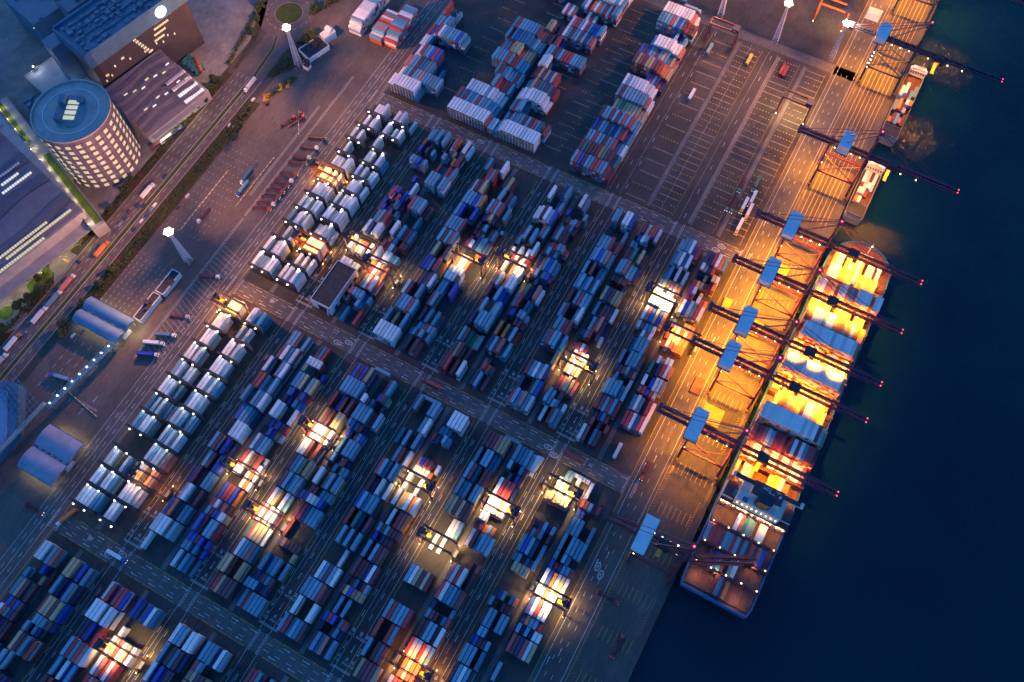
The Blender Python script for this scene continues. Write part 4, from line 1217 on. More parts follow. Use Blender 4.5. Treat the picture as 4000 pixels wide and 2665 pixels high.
def feeder(y0, y1, x0, lab, cargo, house_n):
    w = 14.6; L = y1-y0; t = thing('feeder_ship', lab, 'ship', (x0+w/2, y0, 0), 0, 'small cargo ships at the upper berths')
    h = w/2; out = [(-h+1.5, 0), (h-1.5, 0), (h, 4), (h, L-6), (h-3.5, L), (-h+3.5, L), (-h, L-6), (-h, 4)]
    inn = [(x*.93, 1+(y)*(L-2)/L) for x, y in out]; b = MB(); n = 8
    for k in range(n):
        k2 = (k+1) % n
        b.quad((*out[k], -4.6), (*out[k2], -4.6), (*out[k2], 2.6), (*out[k], 2.6)); b.quad((*out[k], 2.6), (*out[k2], 2.6), (*inn[k2], 2.6), (*inn[k], 2.6)); b.quad((*inn[k], 2.6), (*inn[k2], 2.6), (*inn[k2], .4), (*inn[k], .4))
    b.build('hull', M_grey, t); b = MB(); b.ngon([(x, y, .4) for x, y in inn]); b.build('deck', M_hatch, t)
    b = MB(); b.box(-h+1.2, h-1.2, 4, 15, .5, 2.9, 0, 1); b.box(-h+.9, h-.9, 3.6, 4, 2.6, 3.6); b.box(-h+.9, h-.9, 15, 15.4, 2.6, 3.6); b.box(-h+1, h-1, 1.2, 1.5, 2.6, 3.8); b.build('hatch_cover', [M_grey, M_dark], t)
    b = MB(); yy = L-13 if house_n else 3
    b.box(-h+.6, h-.6, L-6.5, L-3, 2.6, 8.5); b.box(-h+.2, h-.2, L-7, L-2.6, 8.5, 9.1); b.box(-h+2, h-2, L-6.2, L-3.2, 9.1, 11.5)
    for k in range(6): b.box(-h+1.3+2.1*k, -h+2.5+2.1*k, L-6.6, L-6.4, 5.6, 7.2, 1)
    b.build('wheelhouse', [M_super, M_glass], t)
    b = MB(); b.beam((1.5, L-1.5, 3), (1.5, L-1.5, 14), .3); b.beam((-1, L-1.5, 11), (4, L-1.5, 11), .15); b.build('mast', M_super, t)
    for sx in (-1, 1): bulb(sx*4.5, L-4.5, 9.2, G_warm, .4, t); lamp('POINT', WARM, 260, (sx*4.5, L-5.5, 11.5), t, .3)
    for (cx, cy, n_, code, kd) in cargo:
        for k in range(n_):
            o = put('shipping_container', container_mesh(code, kd), None, (x0+w/2+cx, y0+cy, .5+k*TIER))
            tag(o, '%s container %s on the %s' % (CNAME[code], 'stowed ' + {-1: 'quay side', 0: 'amidships', 1: 'harbour side'}[(cx > 2)-(cx < -2)] + ', %s of the hold' % ('fore end' if cy > L*.62 else 'middle' if cy > L*.4 else 'after end'), 'first feeder ship' if y0 > 530 else 'second feeder ship'), 'container', 'containers aboard the small cargo ships')
feeder(541, 622, 42.7, 'small cargo ship with open brown hold at the top berth under the navy crane', [(-5.2, 46, 2, 'w', 'F'), (-2.6, 48, 3, 'w', 'F'), (0, 46, 1, 'm', 'F'), (2.6, 46, 1, 'a', 'F'), (5.2, 52, 1, 'a', 'F'), (-5.2, 32, 1, 'a', 'F'), (-2.6, 32, 2, 'o', 'F'), (0, 32, 1, 'm', 'F'), (2.6, 39, 2, 'w', 'T'), (5.1, 39, 2, 'o', 'T'), (2.6, 32, 1, 'w', 'T'), (-5.2, 18, 1, 'o', 'T'), (-2.6, 18, 1, 'm', 'F'), (0, 18, 1, 'a', 'F'), (2.6, 20, 1, 'o', 'T'), (5.1, 18, 1, 'm', 'F')], True)
feeder(455, 511, 43.2, 'smaller cargo ship loaded with pale boxes at the berth ahead of the large ship', [(-4, 37, 1, 'w', 'F'), (-1.4, 37, 1, 'w', 'F'), (1.2, 37, 1, 'm', 'F'), (3.8, 37, 1, 'w', 'F'), (-4, 30.5, 1, 'm', 'T'), (-1.4, 30.5, 1, 'w', 'T'), (1.2, 30.5, 2, 'w', 'T'), (3.8, 30.5, 1, 'w', 'T'), (-4, 23.5, 2, 'w', 'T'), (-1.4, 23.5, 2, 'w', 'T'), (1.2, 23.5, 1, 'r', 'T'), (-4, 16.8, 1, 'o', 'T'), (-1.4, 16.8, 1, 'w', 'T')], True)
# fenders along the quay wall
b0 = None
for k in range(34):
    y = -150 + 17.0*k
    if y > 420: break
    if b0 is None:
        bb = MB(); bb.box(0, 1.6, -1.2, 1.2, -3.4, -.4); bb.box(-.4, .5, -.7, .7, -.4, .45); o = bb.build('quay_fender', M_tyre); b0 = o
    else: o = b0.copy(); S.collection.objects.link(o)
    o.name = 'quay_fender'; o.location = (QX, y, 0)
    if infr(QX, y, 0, 30): tag(o, 'black rubber fender block on the quay edge', 'fender', 'rubber fenders along the quay wall')
    else: bpy.data.objects.remove(o) if o is not b0 else tag(o, 'black rubber fender block on the quay edge', 'fender', 'rubber fenders along the quay wall')
# hatch covers landed on the quay
for x, y, w, l, m, lab in ((16, 385, 15, 12, M_yel, 'flat yellow hatch cover lying on the apron near the bow'), (-7, 338, 6, 13, M_yel, 'yellow lit hatch cover landed beside the quay road'), (17, 331, 14, 13, M_yel, 'yellow hatch cover under the second crane from the bow'), (0, 268, 7, 13, M_hatch, 'brown hatch cover landed on the quay road side'), (18, 252, 15, 14, M_yel, 'grooved yellow hatch cover beside the bridge crane'), (-4, 668, 12, 14, M_super, 'pale flat hatch cover at the top of the apron'), (-3, 650, 12, 12, M_hatch, 'brown lumpy pile below the pale hatch cover')):
    bb = MB(); bb.box(-w/2, w/2, -l/2, l/2, .02, 1.5)
    for k in range(7): bb.box(-w/2, w/2, -l/2+l*(k+.45)/7, -l/2+l*(k+.55)/7, 1.5, 1.62)
    o = bb.build('hatch_cover', m, None, (x, y, 0)); tag(o, lab, 'hatch cover', 'hatch covers landed on the apron')
# ------------------------------------------------------------------ buildings and land side
def bmat(name, col, stripe=None, axis=0, rough=.6, sc=1.4):
    m = mat(name, col, rough, dirt=.3, scale=.12)
    if stripe:
        t = m.node_tree; b = t.nodes['Principled BSDF']
        w = tex(t, 'ShaderNodeTexWave', Scale=sc, Distortion=0.); w.bands_direction = 'XYZ'[axis]; t.links.new(coords(t), w.inputs['Vector'])
        bp = t.nodes.new('ShaderNodeBump'); bp.inputs['Strength'].default_value = stripe; bp.inputs['Distance'].default_value = .3
        t.links.new(w.outputs[0], bp.inputs['Height']); t.links.new(bp.outputs[0], b.inputs['Normal'])
    return m
M_bluer = bmat('blue_grey_flat_roof', (.12, .20, .27)); M_bluew = bmat('blue_clad_wall', (.06, .16, .27)); M_darkw = bmat('dark_curtain_wall', (.045, .042, .06))
M_purp = bmat('grey_violet_ribbed_roof', (.20, .18, .24), .6, 1); M_purp2 = bmat('dark_violet_roof_band', (.11, .105, .16), .6, 1)
M_fin = bmat('violet_finned_wall', (.15, .13, .20)); M_concl = bmat('pale_concrete', (.36, .35, .34)); M_blue = bmat('blue_barrel_roof', (.13, .26, .42), .3, 0)
M_skel = mat('blue_steel_truss', (.04, .16, .30), .5); M_tar = mat('tarred_roof', (.045, .045, .055), .85, dirt=.5, scale=.3)
G_win = mat('lit_office_window', (.4, .38, .28), .3, dirt=.3, scale=1.5, emit=(1., .87, .50), es=.11); G_win2 = mat('bright_shop_window', (.5, .5, .45), .3, dirt=.5, scale=.8, emit=(.9, .95, 1.), es=.14)
G_amber = mat('amber_window', (.4, .3, .2), .3, emit=(1., .66, .22), es=.13); G_sky = mat('lit_skylight', (.5, .5, .35), .3, dirt=.2, scale=.8, emit=(1., .95, .55), es=.085)
G_sign = mat('backlit_sign_white', (.9, .9, .9), .4, dirt=0., emit=(.9, .97, 1.), es=.35); M_signd = mat('sign_dark_letter', (.03, .03, .05), .5, dirt=0.); M_signr = mat('sign_red_spot', (.7, .02, .03), .5, dirt=0., emit=(1, .05, .05), es=.5)

# round warehouse tower
TX, TY, TR, TH = -512., 222.8, 29.7, 60.
t = thing('round_tower', 'round tower with nine rows of lit windows and a ramp ring on its roof', 'building', (TX, TY, 0))
b = MB(); n = 128
for k in range(n):
    a0, a1 = 2*PI*k/n, 2*PI*(k+1)/n; r = TR + (.35 if k % 2 else 0)
    p0, p1 = (r*math.cos(a0), r*math.sin(a0)), (r*math.cos(a1), r*math.sin(a1)); b.quad((*p0, 0), (*p1, 0), (*p1, TH+1.2), (*p0, TH+1.2))
    q0, q1 = (TR*math.cos(a0), TR*math.sin(a0)), (TR*math.cos(a1), TR*math.sin(a1))
    if k % 2: b.quad((*p0, 0), (*p0, TH+1.2), (*q0, TH+1.2), (*q0, 0)); b.quad((*p1, 0), (*q1, 0), (*q1, TH+1.2), (*p1, TH+1.2))
for lev in range(1, 10):
    for k in range(64):
        a0, a1 = 2*PI*k/64, 2*PI*(k+1)/64; r = TR+.55
        b.quad((r*math.cos(a0), r*math.sin(a0), lev*6.2-.5), (r*math.cos(a1), r*math.sin(a1), lev*6.2-.5), (r*math.cos(a1), r*math.sin(a1), lev*6.2+.4), (r*math.cos(a0), r*math.sin(a0), lev*6.2+.4))
b.build('wall', M_fin, t)
def ringm(r0, r1, z, h, m, name, par, top=True, n=64):
    b = MB()
    for k in range(n):
        a0, a1 = 2*PI*k/n, 2*PI*(k+1)/n; c0, s0, c1, s1 = math.cos(a0), math.sin(a0), math.cos(a1), math.sin(a1)
        b.quad((r1*c0, r1*s0, z+h), (r1*c1, r1*s1, z+h), (r0*c1, r0*s1, z+h), (r0*c0, r0*s0, z+h))
        b.quad((r1*c0, r1*s0, z), (r1*c1, r1*s1, z), (r1*c1, r1*s1, z+h), (r1*c0, r1*s0, z+h)); b.quad((r0*c1, r0*s1, z), (r0*c0, r0*s0, z), (r0*c0, r0*s0, z+h), (r0*c1, r0*s1, z+h))
    return b.build(name, m, par)
b = MB(); b.prism(disc(0, 0, TR-.2, 64), TH-.6, TH); b.build('roof', M_concl, t)
ringm(TR-.7, TR+.6, TH, 1.3, M_concl, 'parapet', t); ringm(TR-8.6, TR-8.1, TH, .35, M_wallw, 'ramp_line', t)
rr = [( (14.5 if abs(math.cos(a)) else 0)*math.copysign(abs(math.cos(a))**.7, math.cos(a)), 11*math.copysign(abs(math.sin(a))**.7, math.sin(a))) for a in [2*PI*k/28 for k in range(28)]]
ca, sa = math.cos(2.0), math.sin(2.0)
rr = [(x*ca-y*sa, x*sa+y*ca) for x, y in rr]
b = MB(); b.prism(rr, TH, TH+1.4, 0, 1); b.build('core_roof', [M_concl, M_bluer], t)
for k in range(4):
    b = MB(); u = -7.4+4.9*k
    P = lambda x, y: (x*ca-y*sa, x*sa+y*ca)
    q = [P(-u-1.6, -5.2), P(-u+1.6, -5.2), P(-u+1.6, 3.2), P(-u-1.6, 3.2)]; b.prism([p for p in q], TH+1.4, TH+2.1); b.build('skylight', G_sky, t)
b = MB(); b.prism([P(4, 4.4), P(11, 4.4), P(11, 9), P(4, 9)], TH+1.4, TH+6); b.prism([P(-11, 4.6), P(-5.5, 4.6), P(-5.5, 8.6), P(-11, 8.6)], TH+1.4, TH+5); b.prism([P(7, -9), P(13, -7), P(12, -3), P(7, -4)], TH+1.4, TH+4); b.build('plant_room', M_bluew, t)
wb = MB(); wa = .062
for j in range(6):
    a0, a1 = -wa+2*wa*j/6, -wa+2*wa*(j+.78)/6; r = TR+.62
    wb.quad((r*math.cos(a0), r*math.sin(a0), -1.7), (r*math.cos(a1), r*math.sin(a1), -1.7), (r*math.cos(a1), r*math.sin(a1), 1.7), (r*math.cos(a0), r*math.sin(a0), 1.7))
w0 = None
for lev in range(9):
    for k in range(11):
        a = math.radians(-104+15.0*k)
        if w0 is None: w0 = wb.build('window', G_win, t); o = w0
        else: o = w0.copy(); S.collection.objects.link(o)
        o.location = (0, 0, 4.4+6.2*lev); o.rotation_euler = (0, 0, a)

# the dark office block with the round emblem
U = Vector((.237, .971)); D = Vector((.971, -.237)); P1 = Vector((-533.5, 268.7))
RZ = math.atan2(U.y, U.x)-PI/2
def G(u, d): p = P1+U*u+D*d; return (p.x, p.y)
t = thing('office_block', 'dark office block with blue roof plant and a round white emblem', 'building', (P1.x, P1.y, 0), RZ)
# local frame: +x = d (towards road), +y = u
b = MB(); b.box(-44, -2.6, 0, 96, 0, 62, 0, 1); b.box(-44, 0, -1.2, 97, 50, 62.6, 1, 1); b.build('wall', [M_darkw, M_bluew], t)
b = MB(); b.box(-42.6, -1.4, .4, 95, 62.6, 62.7); b.build('roof', M_bluer, t)
b = MB()
for q in (-43.4, -.8): b.box(q-.7, q+.7, -1.2, 97, 62.6, 65)
b.box(-44, 0, -1.2, .2, 62.6, 65); b.build('parapet', M_bluew, t)
b = MB()
for k in range(16):
    for j in range(6):
        if random.random() < .75: x, y = -38+6*j+random.random()*2, 4+5.6*k; b.box(x, x+random.uniform(1.4, 4.2), y, y+random.uniform(1.5, 4.6), 62.7, 62.7+random.uniform(.8, 3.2))
for j in range(4): b.box(-36+8*j, -35+8*j, 12, 92, 62.7, 64)
b.build('roof_plant', M_bluer, t)
b = MB(); b.box(-50, -36, -12, 4, 0, 55, 0, 1); b.build('side_wing', [M_bluew, M_bluer], t)
for k, (y, z, w, m) in enumerate([(6, 33, 3.5, G_amber), (10, 30, 2.6, G_amber), (4, 28.5, 2.2, G_amber), (16, 36, 2.4, G_win2), (24, 38, 3, G_win), (30, 33, 2.6, G_win)] +
        [(40+1.2*j, 46-3.2*j, 3.2, G_win) for j in range(7)] + [(62-2*j, 47.5-5*j, 18-2.5*j, G_win) for j in range(4)] + [(44+6*j, 30-(j % 2)*3, 1.6, G_win) for j in range(6)]):
    b = MB(); s = max(1, int(w/1.5))
    for q in range(s): b.box(-2.6, -2.45, y+q*1.5, y+q*1.5+1.15, z, z+2.1)
    b.build('window', m, t)
b = MB(); b.tube((0, 71, 57), (.5, 71, 57), 5.2, n=40); b.build('emblem', G_sign, t)
b = MB(); v, f = text_mesh('SF', 5.4, 0, 3)
for p in f: b.ngon([(.56, 71+v[i][0], 57+v[i][1]) for i in p])
for a in range(22):
    if a % 11: a0, a1 = 2*PI*a/22, 2*PI*(a+1)/22; b.quad((.54, 71+4.5*math.cos(a0), 57+4.5*math.sin(a0)), (.54, 71+4.5*math.cos(a1), 57+4.5*math.sin(a1)), (.54, 71+4.1*math.cos(a1), 57+4.1*math.sin(a1)), (.54, 71+4.1*math.cos(a0), 57+4.1*math.sin(a0)))
b.build('emblem_letters', M_signd, t); b = MB(); b.tube((.52, 73.4, 58.3), (.6, 73.4, 58.3), .55, n=10); b.build('emblem_spot', M_signr, t)
lamp('POINT', (.9, .97, 1.), 150, (3, 71, 57), t, .8)

# ribbed low hall between the block and the road
t = thing('ribbed_hall', 'low hall with wavy violet ribbed roof in front of the office block', 'building', (P1.x, P1.y, 0), RZ)
def hz(d): return 27-15*d/51
b = MB(); b.box(0, 51, -4, 60, 0, 11.6); b.build('wall', M_concl, t)
NB = 13
for band in range(NB):
    b = MB(); m = M_purp if band % 2 == 0 else M_purp2
    d0, d1 = 51.*band/NB, 51.*(band+1)/NB
    for k in range(20):
        y0, y1 = -4+60/20.*k, -4+60/20.*(k+1)
        w = lambda d, y: d + 2.2*math.sin(y*.11+d*.05)*(0 if d in (0., 51.) else 1)
        z = .5*(band % 2)
        b.quad((w(d0, y0), y0, hz(d0)+z), (w(d1, y0), y0, hz(d1)+z), (w(d1, y1), y1, hz(d1)+z), (w(d0, y1), y1, hz(d0)+z))
        b.quad((w(d1, y0), y0, hz(d1)+z), (w(d1, y0), y0, hz(d1)-1.4), (w(d1, y1), y1, hz(d1)-1.4), (w(d1, y1), y1, hz(d1)+z))
    b.build('roof_band', m, t)
for k in range(14):
    y = 6+7.2*(k % 7) + (k//7)*3; d = 14+(k//7)*17 + (k % 3)*2; b = MB()
    for q in range(3): b.box(d, d+1.0, y+q*1.2, y+q*1.2+.9, hz(d)+.3, hz(d)+1.2)
    b.build('roof_light', G_win if k % 2 else G_win2, t)
for j in range(4): 
    b = MB()
    for q in range(9): b.box(26+7*j, 28.6+7*j, 38+2.2*q, 39.7+2.2*q, hz(26+7*j)-.4, hz(26+7*j)+.9)
    b.build('roof_light', M_wallw if j < 2 else G_win2, t)
b = MB(); b.box(51, 56, -2, 46, 8.6, 9.2); b.build('canopy', M_concl, t)
for k in range(9): bulb(54.5, 2+5*k, 8.2, G_warm, .35, t); lamp('SPOT', (1., .86, .58), 300, (54.5, 2+5*k, 8.0), t, .3, 140, .5) if k % 2 == 0 else None

# planted link bridge
t = thing('planted_ramp', 'long raised walkway with bright green planting and wall lamps leading to the road', 'bridge', (-545, 192, 0))
a, c = Vector((-618-(-545), 224-192)), Vector((-464.5+545, 165.5-192)); dd = (c-a).normalized(); nn = Vector((-dd.y, dd.x))
def Q(s, o): p = a+dd*s+nn*o; return (p.x, p.y)
Lr = (c-a).length
b = MB(); b.prism([Q(0, -5.5), Q(Lr, -5.5), Q(Lr, 5.5), Q(0, 5.5)], 0, 12, 0, 1); b.build('deck', [M_concl, M_concl], t)
for o_ in (-5.5, 5.5):
    b = MB(); b.prism([Q(0, o_-.25), Q(Lr, o_-.25), Q(Lr, o_+.25), Q(0, o_+.25)], 12, 13.1); b.build('parapet', M_concl, t)
b = MB(); b.ngon([(*Q(Lr*.46, -.8), 12.2), (*Q(Lr-3, -.8), 12.2), (*Q(Lr-3, 4.6), 12.2), (*Q(Lr*.46, 4.6), 12.2)]); b.ngon([(*Q(2, -4.5), 12.2), (*Q(Lr*.34, -4.5), 12.2), (*Q(Lr*.34, -1), 12.2), (*Q(2, -1), 12.2)]); b.build('planting', M_lawn, t)
for k in range(12):
    s = Lr*(.06+.082*k); bulb(*Q(s, -5), 13.0, G_warm, .25, t); lamp('POINT', (1., .82, .40), 110, (*Q(s, -2.6), 14.6), t, .3)

# big wavy warehouse at the left edge, and neighbours
t = thing('wavy_warehouse', 'huge warehouse with dark wave bands across its violet roof at the left edge', 'building', (-520, 120, 0))
def wz(x): return 20
b = MB(); poly = [(-478+520, 168-120), (-500+520, 78-120), (-640+520, 78-120), (-640+520, 226-120), (-614+520, 215-120)]
b.prism(poly, 0, 19.4); b.build('wall', M_concl, t)
ang = math.radians(113); uu = Vector((math.cos(math.radians(76)), math.sin(math.radians(76)))); vv = Vector((-uu.y, uu.x))
o0 = Vector((-500+520, 76-120))
def R2(u, v): p = o0+uu*u+vv*v; return p.x, p.y
for band in range(11):
    b = MB(); m = (M_purp, M_purp2, M_purp)[band % 3]; v0, v1 = 3+10.2*band, 3+10.2*(band+1)
    def wv(v, u): return v + (2.6*math.sin(u*.07+v*.06) if 3 < v < 115 else 0)
    for k in range(16):
        u0, u1 = 95/16.*k, 95/16.*(k+1); z = 20+.5*(band % 3 == 1)
        b.quad((*R2(u0, wv(v1, u0)), z), (*R2(u0, wv(v0, u0)), z), (*R2(u1, wv(v0, u1)), z), (*R2(u1, wv(v1, u1)), z))
    b.build('roof_band', m, t)
for j, (v, u0, u1, m) in enumerate([(1.8, 8, 60, G_win), (7.5, 30, 88, G_win), (12, 20, 70, G_win), (60, 62, 88, G_win2), (64, 40, 60, G_win2), (67, 66, 80, G_win2), (75, 40, 88, M_wallw)]):
    b = MB(); u = u0
    while u < u1: b.prism([R2(u, v), R2(u+1.7, v), R2(u+1.7, v+1.9), R2(u, v+1.9)], 20.4, 21.1); u += 2.3
    b.build('roof_light', m, t)
b = MB(); b.prism([R2(0, -9), R2(92, -9), R2(92, 1.2), R2(0, 1.2)], 9, 9.6); b.build('canopy', M_concl, t)
for k in range(10): bulb(*R2(5+9*k, -7.5), 8.5, G_warm, .32, t); lamp('SPOT', (1., .84, .5), 500, (*R2(5+9*k, -7.5), 8.3), t, .3, 150, .5) if k % 2 == 0 else None
def block(name, lab, poly, h, wall, roof, plant=0, par=True, cat='building'):
    cx = sum(p[0] for p in poly)/len(poly); cyy = sum(p[1] for p in poly)/len(poly); pl = [(x-cx, y-cyy) for x, y in poly]
    t = thing(name, lab, cat, (cx, cyy, 0)); b = MB(); b.prism(pl, 0, h); b.build('wall', wall, t)
    b = MB(); b.ngon([(x*.985, y*.985, h+.03) for x, y in pl]); 
    rnd = random.Random(len(lab))
    b.build('roof', roof, t)
    if par:
        b = MB(); n = len(pl)
        for k in range(n): p, q = pl[k], pl[(k+1) % n]; b.beam((p[0], p[1], h+.4), (q[0], q[1], h+.4), .5, 1.0)
        b.build('parapet', wall, t)
    if plant:
        b = MB(); r = min(max(p[0] for p in pl), max(p[1] for p in pl))*.75
        for k in range(plant):
            x, y = rnd.uniform(-r, r), rnd.uniform(-r, r); s = rnd.uniform(.7, 2.2); b.box(x-s, x+s, y-s*rnd.uniform(.6, 2), y+s, h+.05, h+rnd.uniform(.8, 2.6))
        b.build('roof_plant', roof, t)
    return t
def rot(cx, cy, w, l, a=0.): 
    c, s = math.cos(a), math.sin(a); return [(cx+x*c-y*s, cy+x*s+y*c) for x, y in ((-w/2, -l/2), (w/2, -l/2), (w/2, l/2), (-w/2, l/2))]
AB = RZ
block('low_block', 'blue roofed block beside the planted walkway at the left edge', rot(-586, 190, 40, 26, AB+.1), 18, M_bluew, M_bluer, 8)
block('low_block', 'long blue roofed shed behind the wavy warehouse', rot(-562, 178, 9, 40, PI/2-.42), 16, M_bluew, M_bluer, 4)
block('low_block', 'small L shaped blue roofed plant room above the walkway', rot(-566, 232, 12, 20, AB), 16, M_bluew, M_bluer, 3)
block('low_block', 'blue box roof at the corner of the concrete yard', rot(-586, 232, 9, 12, AB), 18, M_bluew, M_bluer, 2)
block('tall_block', 'dark blue roofed block in the top left corner', rot(-652, 318, 44, 38, AB), 24, M_bluew, M_bluer, 10)
block('tall_block', 'narrow blue roofed block behind the office block', rot(-612, 338, 20, 44, AB), 34, M_bluew, M_bluer, 8)
block('tall_block', 'blue roof plant building at the top edge left of the office block', rot(-640, 372, 46, 40, AB), 30, M_bluew, M_bluer, 12)
block('deck_block', 'pale car deck with paving squares behind the round tower', rot(-588, 268, 46, 44, AB), 13, M_concl, M_concl, 0)
for x, y in ((-560, 262), (-600, 285), (-612, 262), (-575, 300), (-640, 296), (-660, 330), (-548, 300)):
    o = thing('yard_lamp', 'small white yard lamp among the blue roofed blocks', 'lamp', (x, y, 0), 0, 'yard lamps behind the tower'); b = MB(); b.tube((0, 0, 0), (0, 0, 17.4), .12, n=6); b.build('pole', M_grey, o); bulb(0, 0, 17.3, G_cool, .5, o); lamp('POINT', (.95, .93, 1.), 420, (0, 0, 18.6), o, .3)

# truck gates under twin barrel roofs
def gate(cx, cy, w, l, lab, mroof):
    t = thing('gate_canopy', lab, 'canopy', (cx, cy, 0), 0, 'twin barrel roofs over the truck gates'); hh = l/2
    for q in (0, 1):
        b = MB(); y0 = -hh + q*(hh+.6); y1 = y0+hh-.6; n = 10
        for k in range(n):
            a0, a1 = k/n, (k+1)/n; f_ = lambda s: (y0+(y1-y0)*s, 8.2+2.2*math.sin(PI*s))
            p, r = f_(a0), f_(a1); b.quad((-w/2, *p), (w/2, *p), (w/2, *r), (-w/2, *r)); b.quad((-w/2, r[0], r[1]-.3), (w/2, r[0], r[1]-.3), (w/2, p[0], p[1]-.3), (-w/2, p[0], p[1]-.3))
        for sx in (-1, 1): b.ngon([(sx*w/2, *f_(k/n)) for k in range(n+1)])
        b.build('barrel_roof', mroof, t)
        for yy in (y0, y1): b = MB(); b.beam((-w/2, yy, 8.0), (w/2, yy, 8.0), .5, .7); b.build('edge_truss', M_skel, t)
    for k in range(6):
        x = -w/2+2+(w-4)/5*k; b = MB(); b.tube((x, -hh+2, 0), (x, -hh+2, 8), .25, n=8); b.tube((x, hh-2, 0), (x, hh-2, 8), .25, n=8); b.box(x-.9, x+.9, -4, 4, 0, 2.7); b.build('booth', M_wallw, t)
    for k in range(5):
        x = -w/2+4+(w-8)/4*k
        for yy in (-hh+1.2, hh-1.2): bulb(x, yy, 7.2, G_warm, .3, t); lamp('SPOT', (1., .80, .34), 260, (x, yy, 7.1), t, .3, 150, .6)
    return t
gate(-411.5, 104, 42, 22.4, 'upper gate canopy with blue barrel roofs beside the lattice mast', M_blue)
gate(-376.5, 4, 31, 35, 'lower gate canopy glowing yellow below, beside the reefer racks', bmat('lilac_barrel_roof', (.34, .33, .42), .3, 0))
lamp('SPOT', (1., .80, .42), 700, (-386.5, 109, 8), None, .3, 150, .6)
# footbridge
t = thing('footbridge', 'long blue truss footbridge with a string of white lamps', 'footbridge', (-397, 63, 0))
pa, pb = Vector((-402, 30, 7)), Vector((-392.5, 92, 7)); dv = (pb-pa); 
b = MB()
for sx in (-1.7, 1.7):
    for z in (0, 2.8): b.beam((pa.x+sx+397, pa.y-63, 7+z), (pb.x+sx+397, pb.y-63, 7+z), .3)
for k in range(18):
    f0, f1 = k/18, (k+1)/18; p = pa.lerp(pb, f0)-Vector((-397, 63, 0)); q = pa.lerp(pb, f1)-Vector((-397, 63, 0))
    b.beam((p.x-1.7, p.y, 9.8), (q.x+1.7, q.y, 9.8), .18); b.beam((p.x+1.7, p.y, 9.8), (q.x-1.7, q.y, 9.8), .18); b.beam((p.x-1.7, p.y, 9.8), (p.x+1.7, p.y, 9.8), .2); b.beam((p.x-1.7, p.y, 7), (p.x-1.7, p.y, 9.8), .18); b.beam((p.x+1.7, p.y, 7), (p.x+1.7, p.y, 9.8), .18)
b.build('truss', M_skel, t); b = MB(); b.beam((pa.x+397, pa.y-63, 6.9), (pb.x+397, pb.y-63, 6.9), 3.2, .25); b.build('floor', M_bluer, t)
for k in range(9): p = pa.lerp(pb, (k+.5)/9); bulb(p.x+397, p.y-63, 10.0, G_cool, .42, t); lamp('POINT', COOL, 40, (p.x+397, p.y-63, 11.2), t, .3)
b = MB(); 
for k in range(3): p = pa.lerp(pb, .05+.45*k); b.box(p.x+396.3, p.x+397.7, p.y-63.7, p.y-62.3, 0, 7)
b.build('pier', M_grey, t)
# gatehouse blocks by the mast
def hut(x, y, w, l, h, a, lab, roof=None): 
    t = block('gate_office' if w > 5 else 'hut', lab, rot(x, y, w, l, a), h, M_wallw, roof or M_tar, 3 if w > 5 else 0); return t
hut(-390.6, 153.4, 7.4, 21, 5, 0, 'white walled gate office with tarred roof below the lattice mast', None); hut(-391.5, 129, 6.6, 24, 5, 0, 'longer gate office with rows of roof vents beside the plaza')
hut(-421.5, 400, 15, 22, 4.5, -.32, 'white hut with dark roof beside the roundabout mast'); hut(-416.8, 381.5, 5.2, 5.2, 4, 0, 'little white switch room at the foot of the roundabout mast'); hut(-418.5, 418, 7, 12, 7, -.3, 'white walled store behind the hut near the roundabout', M_wallw)
# workshop in the yard
t = thing('workshop', 'dark roofed white workshop with open south doors in the upper yard', 'building', (-274.3, 209.5, 0))
b = MB(); b.box(-8.6, 8.6, -18.8, 18.8, 0, 11.6); b.build('wall', M_wallw, t); b = MB(); b.box(-8.2, 8.2, -18.4, 18.4, 11.6, 11.7); b.build('roof', M_tar, t)
b = MB()
for x0, x1, y0, y1 in ((-8.6, -8.2, -18.8, 18.8), (8.2, 8.6, -18.8, 18.8), (-8.2, 8.2, -18.8, -18.4), (-8.2, 8.2, 18.4, 18.8)): b.box(x0, x1, y0, y1, 11.6, 12.1)
b.build('parapet', M_wallw, t)
b = MB(); b.box(-3, 6, -18.9, -18.75, 0, 8.5); b.build('door', M_dark, t); b = MB(); b.beam((6, -18.8, 9), (9.5, -23, 8.6), .3, 3.4); b.build('awning', M_wallw, t)
for k in range(5): b = MB(); b.box(8.6, 8.75, -14+6.6*k, -10.5+6.6*k, .5, 5.5); b.build('bay_door', M_dark, t)
# lower left terminal building
t = thing('terminal_building', 'blue roofed terminal building with open steel framing at the left edge', 'building', (-424, 8, 0))
b = MB(); b.prism([(-45, -60), (16, -60), (16, -2), (-6, 26), (-45, 14)], 0, 11.4); b.build('wall', M_bluew, t)
b = MB(); b.prism([(-45, -60), (15, -60), (15, -10), (-9, 18), (-45, 10)], 11.4, 12.2); b.build('roof', M_blue, t)
b = MB()
for k in range(8): b.beam((-14+4.6*k, 30-1.2*k, 9), (-14+4.6*k, 15-2.5*k, 13.5), .35)
for k in range(5): b.beam((-14, 30-3*k, 13+.01*k), (20, 20-3.5*k, 13+.01*k), .35)
b.build('steel_frame', M_skel, t)
b = MB(); b.beam((20, 24, 11), (12.5, -52, 11), 2.4, 2.0); b.build('covered_walk', M_concl, t)

